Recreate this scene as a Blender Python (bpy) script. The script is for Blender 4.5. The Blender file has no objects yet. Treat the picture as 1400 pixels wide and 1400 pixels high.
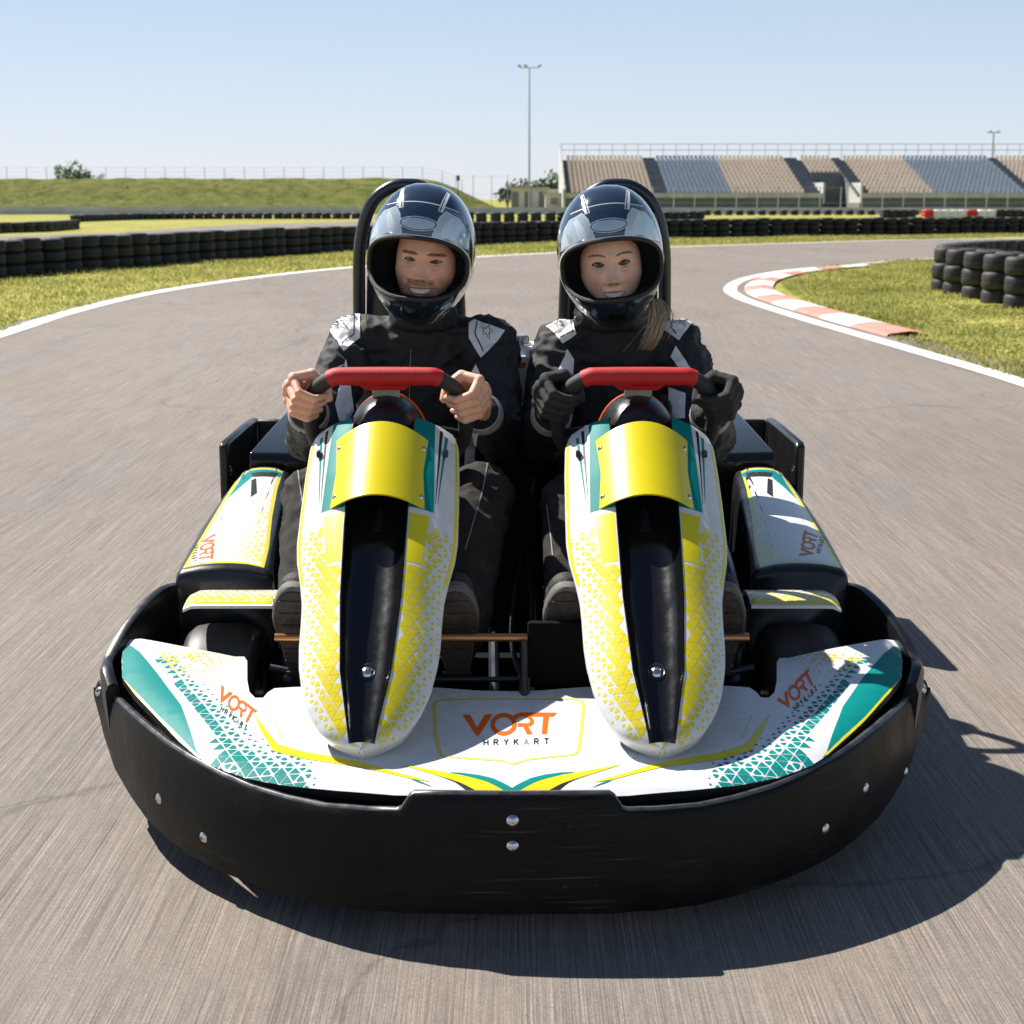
import bpy, bmesh, math, random
import numpy as np
from mathutils import Vector, Matrix, noise
from mathutils.bvhtree import BVHTree
from mathutils.geometry import tessellate_polygon
from mathutils.interpolate import poly_3d_calc

random.seed(11)
R = math.radians
SC = bpy.context.scene
COL = SC.collection

# ------------------------------------------------------------------ camera, sky, sun, exposure
CAM_H, FPX = 1.25, 2100.0
PITCH = math.atan(428 / FPX)
cam = bpy.data.cameras.new('camera'); co = bpy.data.objects.new('camera', cam); COL.objects.link(co)
co.location = (0, 0, CAM_H); co.rotation_euler = (math.pi / 2 - PITCH, 0, 0)
cam.sensor_width = 36; cam.lens = 36 * FPX / 1400; cam.clip_start = 0.05; cam.clip_end = 5000
cam.dof.use_dof = True; cam.dof.focus_distance = 3.2; cam.dof.aperture_fstop = 10
SC.camera = co
SUN_EL, SUN_AZ = R(50), math.atan2(-0.80, 0.60)
w = bpy.data.worlds.new('World'); SC.world = w; w.use_nodes = True
nt = w.node_tree
sky = nt.nodes.new('ShaderNodeTexSky'); sky.sky_type = 'NISHITA'; sky.sun_disc = False
sky.sun_elevation = SUN_EL; sky.sun_rotation = SUN_AZ
sky.air_density = 1.0; sky.dust_density = 0.3; sky.ozone_density = 2.5; sky.altitude = 0
_tc = nt.nodes.new('ShaderNodeTexCoord'); _sx = nt.nodes.new('ShaderNodeSeparateXYZ'); nt.links.new(_tc.outputs['Generated'], _sx.inputs[0])
_mr = nt.nodes.new('ShaderNodeMapRange'); _mr.inputs[1].default_value = .0; _mr.inputs[2].default_value = .16; nt.links.new(_sx.outputs[2], _mr.inputs[0])
_mc = nt.nodes.new('ShaderNodeMix'); _mc.data_type = 'RGBA'; nt.links.new(_mr.outputs[0], _mc.inputs[0]); _mc.inputs[6].default_value = (.97, .98, 1.36, 1); _mc.inputs[7].default_value = (1.02, .97, .96, 1)
_mm = nt.nodes.new('ShaderNodeMix'); _mm.data_type = 'RGBA'; _mm.blend_type = 'MULTIPLY'; _mm.inputs[0].default_value = 1; nt.links.new(sky.outputs[0], _mm.inputs[6]); nt.links.new(_mc.outputs[2], _mm.inputs[7])
_gr = nt.nodes.new('ShaderNodeMix'); _gr.data_type = 'RGBA'; _gr.inputs[6].default_value = (9.6, 10.1, 10.7, 1); _gr.inputs[7].default_value = (5.5, 7.8, 10.1, 1)
_m2 = nt.nodes.new('ShaderNodeMapRange'); _m2.inputs[1].default_value = .0; _m2.inputs[2].default_value = .17; nt.links.new(_sx.outputs[2], _m2.inputs[0]); nt.links.new(_m2.outputs[0], _gr.inputs[0])
_gm = nt.nodes.new('ShaderNodeMix'); _gm.data_type = 'RGBA'; _fd = nt.nodes.new('ShaderNodeMapRange'); _fd.inputs[1].default_value = .15; _fd.inputs[2].default_value = .6; _fd.inputs[3].default_value = .65; _fd.inputs[4].default_value = 0
nt.links.new(_sx.outputs[2], _fd.inputs[0]); nt.links.new(_fd.outputs[0], _gm.inputs[0]); nt.links.new(_mm.outputs[2], _gm.inputs[6]); nt.links.new(_gr.outputs[2], _gm.inputs[7])
nt.links.new(_gm.outputs[2], nt.nodes['Background'].inputs[0]); nt.nodes['Background'].inputs[1].default_value = 0.052
sl = bpy.data.lights.new('sun', 'SUN'); sl.energy = 5.0; sl.angle = R(0.5); sl.color = (1, 0.95, 0.87)
so = bpy.data.objects.new('sun', sl); COL.objects.link(so); so.location = (-20, 15, 30)
sd = Vector((math.sin(SUN_AZ) * math.cos(SUN_EL), math.cos(SUN_AZ) * math.cos(SUN_EL), math.sin(SUN_EL)))
so.rotation_euler = sd.to_track_quat('Z', 'Y').to_euler()
SC.view_settings.view_transform = 'Standard'; SC.view_settings.look = 'None'
SC.view_settings.exposure = 0.84; SC.view_settings.gamma = 1
SC.cycles.max_bounces = 8; SC.cycles.use_denoising = True

# ------------------------------------------------------------------ measuring: pixel of the 1400 px photo -> metres
_c, _s = math.cos(PITCH), math.sin(PITCH)
def ray(px, py):
    a = (px - 700) / FPX; b = (700 - py) / FPX
    return a, _c + b * _s, -_s + b * _c
def at_y(px, py, Y):
    a, y, z = ray(px, py); t = Y / y
    return Vector((a * t, Y, CAM_H + z * t))
def at_z(px, py, Z=0.0):
    a, y, z = ray(px, py); t = (Z - CAM_H) / z
    return Vector((a * t, y * t, Z))
def at_plane(px, py, z0, y0, k):          # plane z = z0 + k*(y-y0)
    a, y, z = ray(px, py); t = (z0 - k * y0 - CAM_H) / (z - k * y)
    return Vector((a * t, y * t, CAM_H + z * t))
def proj_py(Y, Z):
    d = Y * _c - (Z - CAM_H) * _s; u = Y * _s + (Z - CAM_H) * _c
    return 700 - FPX * u / d

# ------------------------------------------------------------------ materials
MATS = {}
def mat(name, col, rough=.5, metal=0., coat=0., var=0., vscale=12., bump=0., bscale=150., spec=.5, rvar=0., attr=None, stretch=None, col2=None, sss=0.):
    m = bpy.data.materials.new(name); m.use_nodes = True; n = m.node_tree.nodes; l = m.node_tree.links
    b = n['Principled BSDF']
    b.inputs['Base Color'].default_value = (*col, 1); b.inputs['Roughness'].default_value = rough
    b.inputs['Metallic'].default_value = metal; b.inputs['Coat Weight'].default_value = coat
    b.inputs['Coat Roughness'].default_value = .06; b.inputs['Specular IOR Level'].default_value = spec
    if sss: b.inputs['Subsurface Weight'].default_value = sss; b.inputs['Subsurface Radius'].default_value = (.01, .004, .002); b.inputs['Subsurface Scale'].default_value = .5
    tc = n.new('ShaderNodeTexCoord'); mp = n.new('ShaderNodeMapping'); l.new(tc.outputs['Object'], mp.inputs[0])
    if stretch: mp.inputs['Scale'].default_value = stretch
    src = None
    if attr:
        at = n.new('ShaderNodeVertexColor'); at.layer_name = attr; src = at.outputs[0]; l.new(src, b.inputs['Base Color'])
    if var or rvar or col2:
        t = n.new('ShaderNodeTexNoise'); t.inputs['Scale'].default_value = vscale; t.inputs['Detail'].default_value = 6; t.inputs['Roughness'].default_value = .65
        l.new(mp.outputs[0], t.inputs['Vector'])
        if var or col2:
            mx = n.new('ShaderNodeMix'); mx.data_type = 'RGBA'
            rp = n.new('ShaderNodeMapRange'); rp.inputs[1].default_value = .3; rp.inputs[2].default_value = .7
            l.new(t.outputs['Fac'], rp.inputs[0]); l.new(rp.outputs[0], mx.inputs[0])
            if src:
                mx.blend_type = 'MULTIPLY'; l.new(src, mx.inputs[6]); mx.inputs[7].default_value = (1 - var, 1 - var, 1 - var, 1)
            else:
                mx.inputs[6].default_value = (*[c * (1 - var) for c in col], 1)
                mx.inputs[7].default_value = (*(col2 or [c * (1 + var) for c in col]), 1)
            l.new(mx.outputs[2], b.inputs['Base Color'])
        if rvar:
            r2 = n.new('ShaderNodeMapRange'); r2.inputs[1].default_value = .3; r2.inputs[2].default_value = .7
            r2.inputs[3].default_value = max(.02, rough - rvar); r2.inputs[4].default_value = rough + rvar
            l.new(t.outputs['Fac'], r2.inputs[0]); l.new(r2.outputs[0], b.inputs['Roughness'])
    if bump:
        t2 = n.new('ShaderNodeTexNoise'); t2.inputs['Scale'].default_value = bscale; t2.inputs['Detail'].default_value = 4
        l.new(mp.outputs[0], t2.inputs['Vector'])
        bp = n.new('ShaderNodeBump'); bp.inputs['Strength'].default_value = bump; bp.inputs['Distance'].default_value = .01
        l.new(t2.outputs['Fac'], bp.inputs['Height']); l.new(bp.outputs[0], b.inputs['Normal'])
    MATS[name] = m
    return m

mat('bumper_black', (.0055, .0053, .005), .42, var=.5, vscale=9, rvar=.12, bump=.06, bscale=60, spec=.16)
mat('bumper_rim_highlight', (.045, .046, .05), .30, var=.5, vscale=30, rvar=.1, spec=.6)  # lighter grey that paints the sky highlight onto the bumper's top rim
mat('plastic_black', (.009, .009, .011), .32, rvar=.1, vscale=14, bump=.03, bscale=220)
mat('gloss_black', (.005, .005, .0055), .17, coat=.15, spec=.4, rvar=.06, vscale=30)
mat('metal_black', (.012, .012, .014), .4, rvar=.1, bump=.05)
mat('frame_navy', (.008, .013, .024), .33, rvar=.08, coat=.3)
mat('white_panel', (.64, .64, .645), .28, coat=.15, spec=.35, var=.05, vscale=16, rvar=.1, bump=.05, bscale=6)
mat('white_decal', (.70, .70, .70), .3)
mat('yellow', (.70, .575, .003), .3, coat=.15, var=.02)
mat('yellow_pale', (.66, .58, .10), .3, coat=.2)
mat('teal', (.0, .20, .186), .5, var=.04, spec=.12)
mat('orange', (.80, .12, .006), .45, spec=.2)
mat('black_decal', (.01, .01, .011), .5, spec=.25)
mat('grey_decal', (.25, .25, .25), .4)
mat('red_grip', (.50, .008, .012), .55, var=.12, vscale=40, bump=.25, bscale=400)
mat('rubber_grip', (.022, .022, .022), .6, var=.2, bump=.3, bscale=500)
mat('steel', (.62, .62, .62), .22, 1.0, rvar=.1)
mat('brass', (.55, .24, .10), .35, .9, rvar=.1)
mat('tyre', (.026, .024, .023), .62, var=.4, vscale=14, bump=.15, bscale=120)
mat('kart_tyre', (.048, .042, .038), .5, var=.4, vscale=6, stretch=(6, 1, 1))
mat('tank_white', (.72, .72, .71), .35, var=.03)
mat('suit_black', (.016, .0165, .0185), .62, var=.35, vscale=30, bump=.35, bscale=700, spec=.4)
mat('trouser_black', (.038, .034, .031), .8, var=.4, vscale=22, bump=.5, bscale=600, spec=.25)
mat('floor_black', (.006, .006, .006), .9, spec=.1)
mat('tyre_dark', (.007, .007, .007), .65, var=.5, vscale=9, bump=.15, bscale=120)
mat('suit_white', (.80, .81, .83), .6, var=.05, vscale=25, bump=.25, bscale=500)
mat('cuff_grey', (.38, .37, .36), .8, var=.15, vscale=60, bump=.4, bscale=600)
mat('thread_white', (.26, .25, .235), .7)
mat('glove_black', (.016, .016, .016), .7, var=.3, vscale=50, bump=.5, bscale=500)
mat('skin', (.62, .36, .26), .45, attr='Col', bump=.3, bscale=420, sss=.15)
mat('eye', (.8, .8, .8), .12, attr='Col', coat=.5)
mat('teeth', (.82, .78, .72), .25)
mat('hair', (.40, .29, .185), .45, var=.5, vscale=14, stretch=(60, 60, 3))
mat('helmet_shell', (.040, .065, .105), .12, metal=.6, coat=1.0, rvar=.04, vscale=8)
mat('helmet_silver', (.74, .78, .83), .14, metal=.3, coat=.8, var=.06, vscale=14)
mat('helmet_white', (.82, .83, .85), .2, coat=.6)
_v = mat('visor_clear', (.1, .1, .1)); _n = _v.node_tree.nodes; _l = _v.node_tree.links
_tr = _n.new('ShaderNodeBsdfTransparent'); _tr.inputs[0].default_value = (.95, .97, .98, 1); _gl = _n.new('ShaderNodeBsdfGlossy'); _gl.inputs['Roughness'].default_value = .05; _fr = _n.new('ShaderNodeFresnel'); _fr.inputs[0].default_value = 1.5
_mx = _n.new('ShaderNodeMixShader'); _mx.inputs[0].default_value = .07; _l.new(_tr.outputs[0], _mx.inputs[1]); _l.new(_gl.outputs[0], _mx.inputs[2]); _l.new(_mx.outputs[0], _n['Material Output'].inputs[0])
mat('helmet_chrome', (.72, .73, .75), .14, metal=.95, coat=.3, var=.18, vscale=11)
mat('helmet_lining', (.010, .010, .011), .9, bump=.4, bscale=300, spec=.2)
mat('shoe_sole', (.045, .034, .027), .8, var=.4, vscale=40, bump=.4, bscale=90)
mat('shoe_edge', (.11, .105, .10), .7, var=.2, vscale=60)
mat('shoe_upper', (.018, .017, .017), .7, var=.3, bump=.3)
mat('concrete', (.46, .45, .44), .85, var=.18, vscale=.8, bump=.2, bscale=8)
mat('stand_grey', (.17, .17, .18), .8, var=.15, vscale=.5)
mat('stand_dark', (.16, .17, .19), .85, var=.2, vscale=.5)
mat('seat_beige', (.86, .72, .58), .5, var=.08, vscale=.7)
mat('seat_grey', (.44, .49, .56), .5, var=.1, vscale=.7)
mat('galv', (.42, .44, .46), .45, .6, var=.1, vscale=3)
mat('wire', (.46, .48, .50), .5, .3)
mat('barrier_red', (.55, .02, .02), .45, var=.15, vscale=3)
mat('barrier_white', (.75, .75, .74), .5, var=.1, vscale=3)
mat('shed_wall', (.50, .52, .54), .7, var=.08, vscale=.4)
mat('shed_roof', (.42, .36, .30), .8, var=.1, vscale=.4)
mat('leaf', (.16, .24, .07), .6, var=.5, vscale=1.2)
mat('leaf_far', (.08, .13, .04), .7, var=.5, vscale=.6)
mat('bark', (.07, .05, .035), .9, var=.3, vscale=6)
mat('line_white', (.74, .73, .70), .7, var=.10, vscale=3, bump=.2, bscale=60)
mat('kerb_red', (.60, .22, .17), .75, var=.2, vscale=2.5, bump=.2, bscale=30)
mat('kerb_white', (.70, .69, .65), .75, var=.14, vscale=2.5, bump=.2, bscale=30)
mat('grass_blade', (.21, .24, .045), .7, col2=(.50, .45, .16), vscale=.9, var=.1)
_m = MATS['grass_blade'].node_tree; _p = _m.nodes['Principled BSDF']; _t = _m.nodes.new('ShaderNodeBsdfTranslucent'); _x = _m.nodes.new('ShaderNodeMixShader'); _x.inputs[0].default_value = .5
_m.links.new(_p.inputs['Base Color'].links[0].from_socket, _t.inputs[0]); _m.links.new(_p.outputs[0], _x.inputs[1]); _m.links.new(_t.outputs[0], _x.inputs[2]); _m.links.new(_x.outputs[0], _m.nodes['Material Output'].inputs[0])

def scuffs(m, st, lo, hi, col):
    n = m.node_tree.nodes; l = m.node_tree.links; b = n['Principled BSDF']; tc = n.new('ShaderNodeTexCoord'); mp = n.new('ShaderNodeMapping'); mp.inputs['Scale'].default_value = st
    mp.inputs['Rotation'].default_value = (.12, .2, .1); l.new(tc.outputs['Object'], mp.inputs[0]); t = n.new('ShaderNodeTexNoise'); t.inputs['Scale'].default_value = 1; t.inputs['Detail'].default_value = 4; l.new(mp.outputs[0], t.inputs['Vector'])
    t2 = n.new('ShaderNodeTexNoise'); t2.inputs['Scale'].default_value = 4; l.new(tc.outputs['Object'], t2.inputs['Vector'])
    r = n.new('ShaderNodeMapRange'); r.inputs[1].default_value = lo; r.inputs[2].default_value = hi; l.new(t.outputs['Fac'], r.inputs[0])
    r2 = n.new('ShaderNodeMapRange'); r2.inputs[1].default_value = .45; r2.inputs[2].default_value = .65; l.new(t2.outputs['Fac'], r2.inputs[0])
    k = n.new('ShaderNodeMath'); k.operation = 'MULTIPLY'; l.new(r.outputs[0], k.inputs[0]); l.new(r2.outputs[0], k.inputs[1])
    mx = n.new('ShaderNodeMix'); mx.data_type = 'RGBA'; l.new(k.outputs[0], mx.inputs[0])
    bc = b.inputs['Base Color']
    if bc.links: l.new(bc.links[0].from_socket, mx.inputs[6])
    else: mx.inputs[6].default_value = bc.default_value
    mx.inputs[7].default_value = (*col, 1); l.new(mx.outputs[2], bc)
scuffs(MATS['bumper_black'], (5, 5, 170), .62, .72, (.05, .047, .043))
scuffs(MATS['bumper_black'], (40, 40, 60), .68, .76, (.05, .045, .038))
scuffs(MATS['white_panel'], (30, 160, 30), .65, .76, (.42, .41, .40))
scuffs(MATS['gloss_black'], (200, 12, 12), .70, .8, (.05, .05, .05))
scuffs(MATS['yellow'], (25, 120, 25), .68, .78, (.50, .42, .05))
def asphalt(name, near):
    m = bpy.data.materials.new(name); m.use_nodes = True; n = m.node_tree.nodes; l = m.node_tree.links
    b = n['Principled BSDF']; b.inputs['Roughness'].default_value = .82; b.inputs['Specular IOR Level'].default_value = .3
    tc = n.new('ShaderNodeTexCoord')
    def nz(scale, st, det=5, rg=.6):
        mp = n.new('ShaderNodeMapping'); mp.inputs['Scale'].default_value = st; l.new(tc.outputs['Object'], mp.inputs[0])
        t = n.new('ShaderNodeTexNoise'); t.inputs['Scale'].default_value = scale; t.inputs['Detail'].default_value = det; t.inputs['Roughness'].default_value = rg
        l.new(mp.outputs[0], t.inputs['Vector']); return t.outputs['Fac']
    def ramp(f, lo, hi, a, c):
        r = n.new('ShaderNodeMapRange'); r.inputs[1].default_value = lo; r.inputs[2].default_value = hi; r.inputs[3].default_value = a; r.inputs[4].default_value = c
        l.new(f, r.inputs[0]); return r.outputs[0]
    def mul(a, c):
        k = n.new('ShaderNodeMath'); k.operation = 'MULTIPLY'; l.new(a, k.inputs[0]); l.new(c, k.inputs[1]); return k.outputs[0]
    f = ramp(nz(1, (.5, .22, 1)), .3, .7, .88, 1.10)                       # broad tone
    f = mul(f, ramp(nz(1, (230, 1.3, 1), 3, .65), .3, .7, .66, 1.36))      # streaks painted along the driving line to imitate motion blur, finer ones below
    f = mul(f, ramp(nz(1, (560, 3.0, 1), 2), .35, .65, .76, 1.26))
    f = mul(f, ramp(nz(1, (300, 130, 1), 2), .3, .7, .80, 1.22))
    f = mul(f, ramp(nz(1, (60, 22, 1), 4), .3, .7, .90, 1.10))
    f = mul(f, ramp(nz(1, (9, .5, 1), 5), .3, .7, .95, 1.05))
    f = mul(f, ramp(nz(1, (70, 30, 1), 2), .66, .76, 1, .80))             # dark chips
    f = mul(f, ramp(nz(1, (2.2, .16, 1), 6, .7), .58, .66, 1, .80))        # faint rubber and cracks
    vo = n.new('ShaderNodeTexVoronoi'); vo.feature = 'DISTANCE_TO_EDGE'; vo.inputs['Scale'].default_value = .16
    vm0 = n.new('ShaderNodeVectorMath'); vm0.operation = 'MULTIPLY_ADD'; t0 = n.new('ShaderNodeTexNoise'); t0.inputs['Scale'].default_value = .8; t0.inputs['Detail'].default_value = 6
    l.new(tc.outputs['Object'], t0.inputs['Vector']); l.new(t0.outputs['Color'], vm0.inputs[0]); vm0.inputs[1].default_value = (3.2, 3.2, 0); l.new(tc.outputs['Object'], vm0.inputs[2]); l.new(vm0.outputs[0], vo.inputs['Vector'])
    f = mul(f, ramp(vo.outputs['Distance'], .0008, .0042, .74, 1))               # hairline cracks
    hue = nz(1, (2.2, .5, 1), 4)
    mx = n.new('ShaderNodeMix'); mx.data_type = 'RGBA'; l.new(ramp(hue, .35, .65, 0, 1), mx.inputs[0])
    mx.inputs[6].default_value = (.192, .160, .135, 1); mx.inputs[7].default_value = (.178, .158, .142, 1)
    vm = n.new('ShaderNodeVectorMath'); vm.operation = 'SCALE'; l.new(mx.outputs[2], vm.inputs[0]); l.new(f, vm.inputs['Scale'])
    l.new(vm.outputs[0], b.inputs['Base Color'])
    bp = n.new('ShaderNodeBump'); bp.inputs['Strength'].default_value = .15; bp.inputs['Distance'].default_value = .004
    l.new(nz(1, (240, 12, 1), 3), bp.inputs['Height']); l.new(bp.outputs[0], b.inputs['Normal'])
    MATS[name] = m
asphalt('asphalt', True)

def grassmat(name, cols, scale, bumpd):
    m = bpy.data.materials.new(name); m.use_nodes = True; n = m.node_tree.nodes; l = m.node_tree.links
    b = n['Principled BSDF']; b.inputs['Roughness'].default_value = .9; b.inputs['Specular IOR Level'].default_value = .1
    tc = n.new('ShaderNodeTexCoord')
    t = n.new('ShaderNodeTexNoise'); t.inputs['Scale'].default_value = scale; t.inputs['Detail'].default_value = 9; t.inputs['Roughness'].default_value = .72; t.inputs['Distortion'].default_value = .4
    l.new(tc.outputs['Object'], t.inputs['Vector'])
    cr = n.new('ShaderNodeValToRGB'); e = cr.color_ramp.elements
    e[0].position = .30; e[0].color = (*cols[0], 1); e[1].position = .72; e[1].color = (*cols[-1], 1)
    for i, c in enumerate(cols[1:-1]):
        k = e.new(.30 + .42 * (i + 1) / (len(cols) - 1)); k.color = (*c, 1)
    l.new(t.outputs['Fac'], cr.inputs[0])
    t3 = n.new('ShaderNodeTexNoise'); t3.inputs['Scale'].default_value = scale * 14; t3.inputs['Detail'].default_value = 5
    l.new(tc.outputs['Object'], t3.inputs['Vector'])
    r = n.new('ShaderNodeMapRange'); r.inputs[1].default_value = .3; r.inputs[2].default_value = .7; r.inputs[3].default_value = .55; r.inputs[4].default_value = 1.35
    l.new(t3.outputs['Fac'], r.inputs[0])
    vm = n.new('ShaderNodeVectorMath'); vm.operation = 'SCALE'; l.new(cr.outputs[0], vm.inputs[0]); l.new(r.outputs[0], vm.inputs['Scale'])
    l.new(vm.outputs[0], b.inputs['Base Color'])
    bp = n.new('ShaderNodeBump'); bp.inputs['Strength'].default_value = .8; bp.inputs['Distance'].default_value = bumpd
    l.new(t3.outputs['Fac'], bp.inputs['Height']); l.new(bp.outputs[0], b.inputs['Normal'])
    MATS[name] = m
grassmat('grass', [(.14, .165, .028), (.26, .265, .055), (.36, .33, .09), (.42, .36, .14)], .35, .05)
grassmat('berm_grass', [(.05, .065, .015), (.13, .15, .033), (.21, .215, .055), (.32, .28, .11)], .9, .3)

# ------------------------------------------------------------------ mesh builder
class B:
    def __init__(s): s.v = []; s.f = []; s.m = []; s.nrm = {}
    def add(s, vs, fs, m=0):
        o = len(s.v); s.v += [Vector(p) for p in vs]
        for f in fs: s.f.append([i + o for i in f]); s.m.append(m)
        return s
    def loft(s, rings, m=0, closed=True, caps=True):
        n = len(rings[0]); vs = [p for r in rings for p in r]; fs = []
        for i in range(len(rings) - 1):
            for j in range(n if closed else n - 1):
                k = (j + 1) % n
                fs.append([i * n + j, i * n + k, (i + 1) * n + k, (i + 1) * n + j])
        if caps and closed:
            fs.append(list(range(n))[::-1]); fs.append([(len(rings) - 1) * n + j for j in range(n)])
        return s.add(vs, fs, m)
    def ringloop(s, rings, m=0):               # closed both ways
        n = len(rings[0]); k = len(rings); vs = [p for r in rings for p in r]; fs = []
        for i in range(k):
            for j in range(n):
                fs.append([i * n + j, i * n + (j + 1) % n, ((i + 1) % k) * n + (j + 1) % n, ((i + 1) % k) * n + j])
        return s.add(vs, fs, m)
    def tube(s, pts, r, m=0, n=10, closed=False, up=None, flat=1.0):
        pts = [Vector(p) for p in pts]; N = len(pts); rings = []
        rr = r if isinstance(r, (list, tuple)) else [r] * N
        prev = None
        for i, p in enumerate(pts):
            a = pts[(i - 1) % N] if (closed or i > 0) else p; b = pts[(i + 1) % N] if (closed or i < N - 1) else p
            t = (b - a).normalized()
            if prev is None:
                x = t.orthogonal().normalized() if up is None else (Vector(up) - t * t.dot(Vector(up))).normalized()
            else:
                x = (prev - t * t.dot(prev)).normalized()
            prev = x; y = t.cross(x)
            rings.append([p + (x * math.cos(2 * math.pi * k / n) * flat + y * math.sin(2 * math.pi * k / n)) * rr[i] for k in range(n)])
        return s.ringloop(rings, m) if closed else s.loft(rings, m)
    def limb(s, pts, rad, m=0, n=14):          # tapered, round-ended chain for fusing
        pts = [Vector(p) for p in pts]
        for i in range(len(pts) - 1):
            a, b = pts[i], pts[i + 1]; t = (b - a); L = t.length; t.normalize(); x = t.orthogonal().normalized(); y = t.cross(x)
            rings = []
            for k in range(5):
                ph = -math.pi / 2 + math.pi / 2 * (k + .15) / 5.0
                rings.append((a + t * math.sin(ph) * rad[i], math.cos(ph) * rad[i]))
            for k in range(6):
                q = k / 5; rings.append((a.lerp(b, q), rad[i] * (1 - q) + rad[i + 1] * q))
            for k in range(5):
                ph = math.pi / 2 * (k + .85) / 5.0
                rings.append((b + t * math.sin(ph) * rad[i + 1], math.cos(ph) * rad[i + 1]))
            s.loft([[c + (x * math.cos(2 * math.pi * j / n) + y * math.sin(2 * math.pi * j / n)) * r for j in range(n)] for c, r in rings], m)
        return s
    def box(s, c, d, m=0, rot=None, bev=0):
        c = Vector(c); h = Vector(d) / 2
        if bev:
            bm = bmesh.new(); bmesh.ops.create_cube(bm, size=1)
            for v in bm.verts: v.co = Vector((v.co.x * d[0], v.co.y * d[1], v.co.z * d[2]))
            bmesh.ops.bevel(bm, geom=bm.edges[:], offset=bev, segments=2, profile=.5, affect='EDGES')
            bm.verts.index_update()
            vs = [v.co.copy() for v in bm.verts]; fs = [[v.index for v in f.verts] for f in bm.faces]; bm.free()
        else:
            vs = [Vector((x * h.x, y * h.y, z * h.z)) for x in (-1, 1) for y in (-1, 1) for z in (-1, 1)]
            fs = [[0, 1, 3, 2], [4, 6, 7, 5], [0, 4, 5, 1], [2, 3, 7, 6], [0, 2, 6, 4], [1, 5, 7, 3]]
        if rot is not None: vs = [rot @ v for v in vs]
        return s.add([v + c for v in vs], fs, m)
    def lathe(s, c, axis, prof, m=0, n=24, close=False):   # prof: (r, h) along axis
        axis = Vector(axis).normalized(); x = axis.orthogonal().normalized(); y = axis.cross(x); c = Vector(c)
        rings = [[c + axis * h + (x * math.cos(2 * math.pi * j / n) + y * math.sin(2 * math.pi * j / n)) * r for j in range(n)] for r, h in prof]
        if close: return s.ringloop(rings, m)
        return s.loft(rings, m)
    def sphere(s, c, r, m=0, n=16, rot=None):
        c = Vector(c); r = Vector(r) if not isinstance(r, (int, float)) else Vector((r, r, r))
        rings = []
        for i in range(1, n):
            ph = math.pi * i / n
            ring = [Vector((math.sin(ph) * math.cos(2 * math.pi * j / (2 * n)) * r.x, math.sin(ph) * math.sin(2 * math.pi * j / (2 * n)) * r.y, -math.cos(ph) * r.z)) for j in range(2 * n)]
            rings.append([c + ((rot @ p) if rot is not None else p) for p in ring])
        return s.loft(rings, m)
    def prism(s, poly, z0, z1, m=0, f=None):   # poly of (x,y)
        n = len(poly); f = f or (lambda x, y, z: (x, y, z))
        vs = [f(x, y, z0) for x, y in poly] + [f(x, y, z1) for x, y in poly]
        return s.add(vs, [list(range(n))[::-1], [n + i for i in range(n)]] + [[i, (i + 1) % n, n + (i + 1) % n, n + i] for i in range(n)], m)
    def extend(s, o, m=None):
        k = len(s.v); s.v += o.v; s.f += [[i + k for i in f] for f in o.f]; s.m += [m if m is not None else q for q in o.m]; return s
    def mirrored(s):
        b = B(); b.v = [Vector((-p.x, p.y, p.z)) for p in s.v]; b.f = [f[::-1] for f in s.f]; b.m = s.m[:]; return b
    def side(s, k): return s if k < 0 else s.mirrored()
    def mesh(s, name):
        me = bpy.data.meshes.new(name); me.from_pydata([tuple(p) for p in s.v], [], s.f); me.update(); return me
    def build(s, name, mats, parent=None, smooth=True, ang=35, recalc=True, bevel=0):
        off = wloc(parent) if parent else Vector()
        me = bpy.data.meshes.new(name); me.from_pydata([tuple(p - off) for p in s.v], [], s.f)
        for m in ([mats] if isinstance(mats, str) else mats): me.materials.append(MATS[m])
        me.polygons.foreach_set('material_index', s.m)
        if recalc:
            bm = bmesh.new(); bm.from_mesh(me); bm.verts.ensure_lookup_table()
            lay_v = set(s.nrm)
            bmesh.ops.recalc_face_normals(bm, faces=[f for f in bm.faces if f.verts[0].index not in lay_v])
            bm.normal_update()
            for f in bm.faces:
                q = s.nrm.get(f.verts[0].index)
                if q is not None and f.normal.dot(q) < 0: f.normal_flip()
            bm.to_mesh(me); bm.free()
        o = finish(name, me, parent, smooth, ang, bevel)
        if s.nrm:
            ln = [(0, 0, 0)] * len(me.loops)
            vi = np.empty(len(me.loops), dtype=np.int64); me.loops.foreach_get('vertex_index', vi)
            for i, v in enumerate(vi):
                q = s.nrm.get(int(v))
                if q is not None: ln[i] = tuple(q)
            me.normals_split_custom_set(ln)
        return o

def wloc(o):
    p = Vector()
    while o: p = p + Vector(o.location); o = o.parent
    return p
def finish(name, me, parent=None, smooth=True, ang=35, bevel=0):
    if smooth:
        me.polygons.foreach_set('use_smooth', [True] * len(me.polygons)); me.set_sharp_from_angle(angle=R(ang))
    me.update(); o = bpy.data.objects.new(name, me); COL.objects.link(o)
    if parent: o.parent = parent
    if bevel:
        md = o.modifiers.new('bevel', 'BEVEL'); md.width = bevel; md.segments = 2; md.limit_method = 'ANGLE'; md.angle_limit = R(40)
    return o
def thing(name, label, cat, loc=(0, 0, 0), group=None):
    o = bpy.data.objects.new(name, None); COL.objects.link(o); o.location = loc; o.empty_display_size = .1
    return tag(o, label, cat, group)
def tag(o, label, cat, group=None):
    o['label'] = label; o['category'] = cat
    if group: o['group'] = group
    return o
def struct(o, k='structure'): o['kind'] = k; return o

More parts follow.
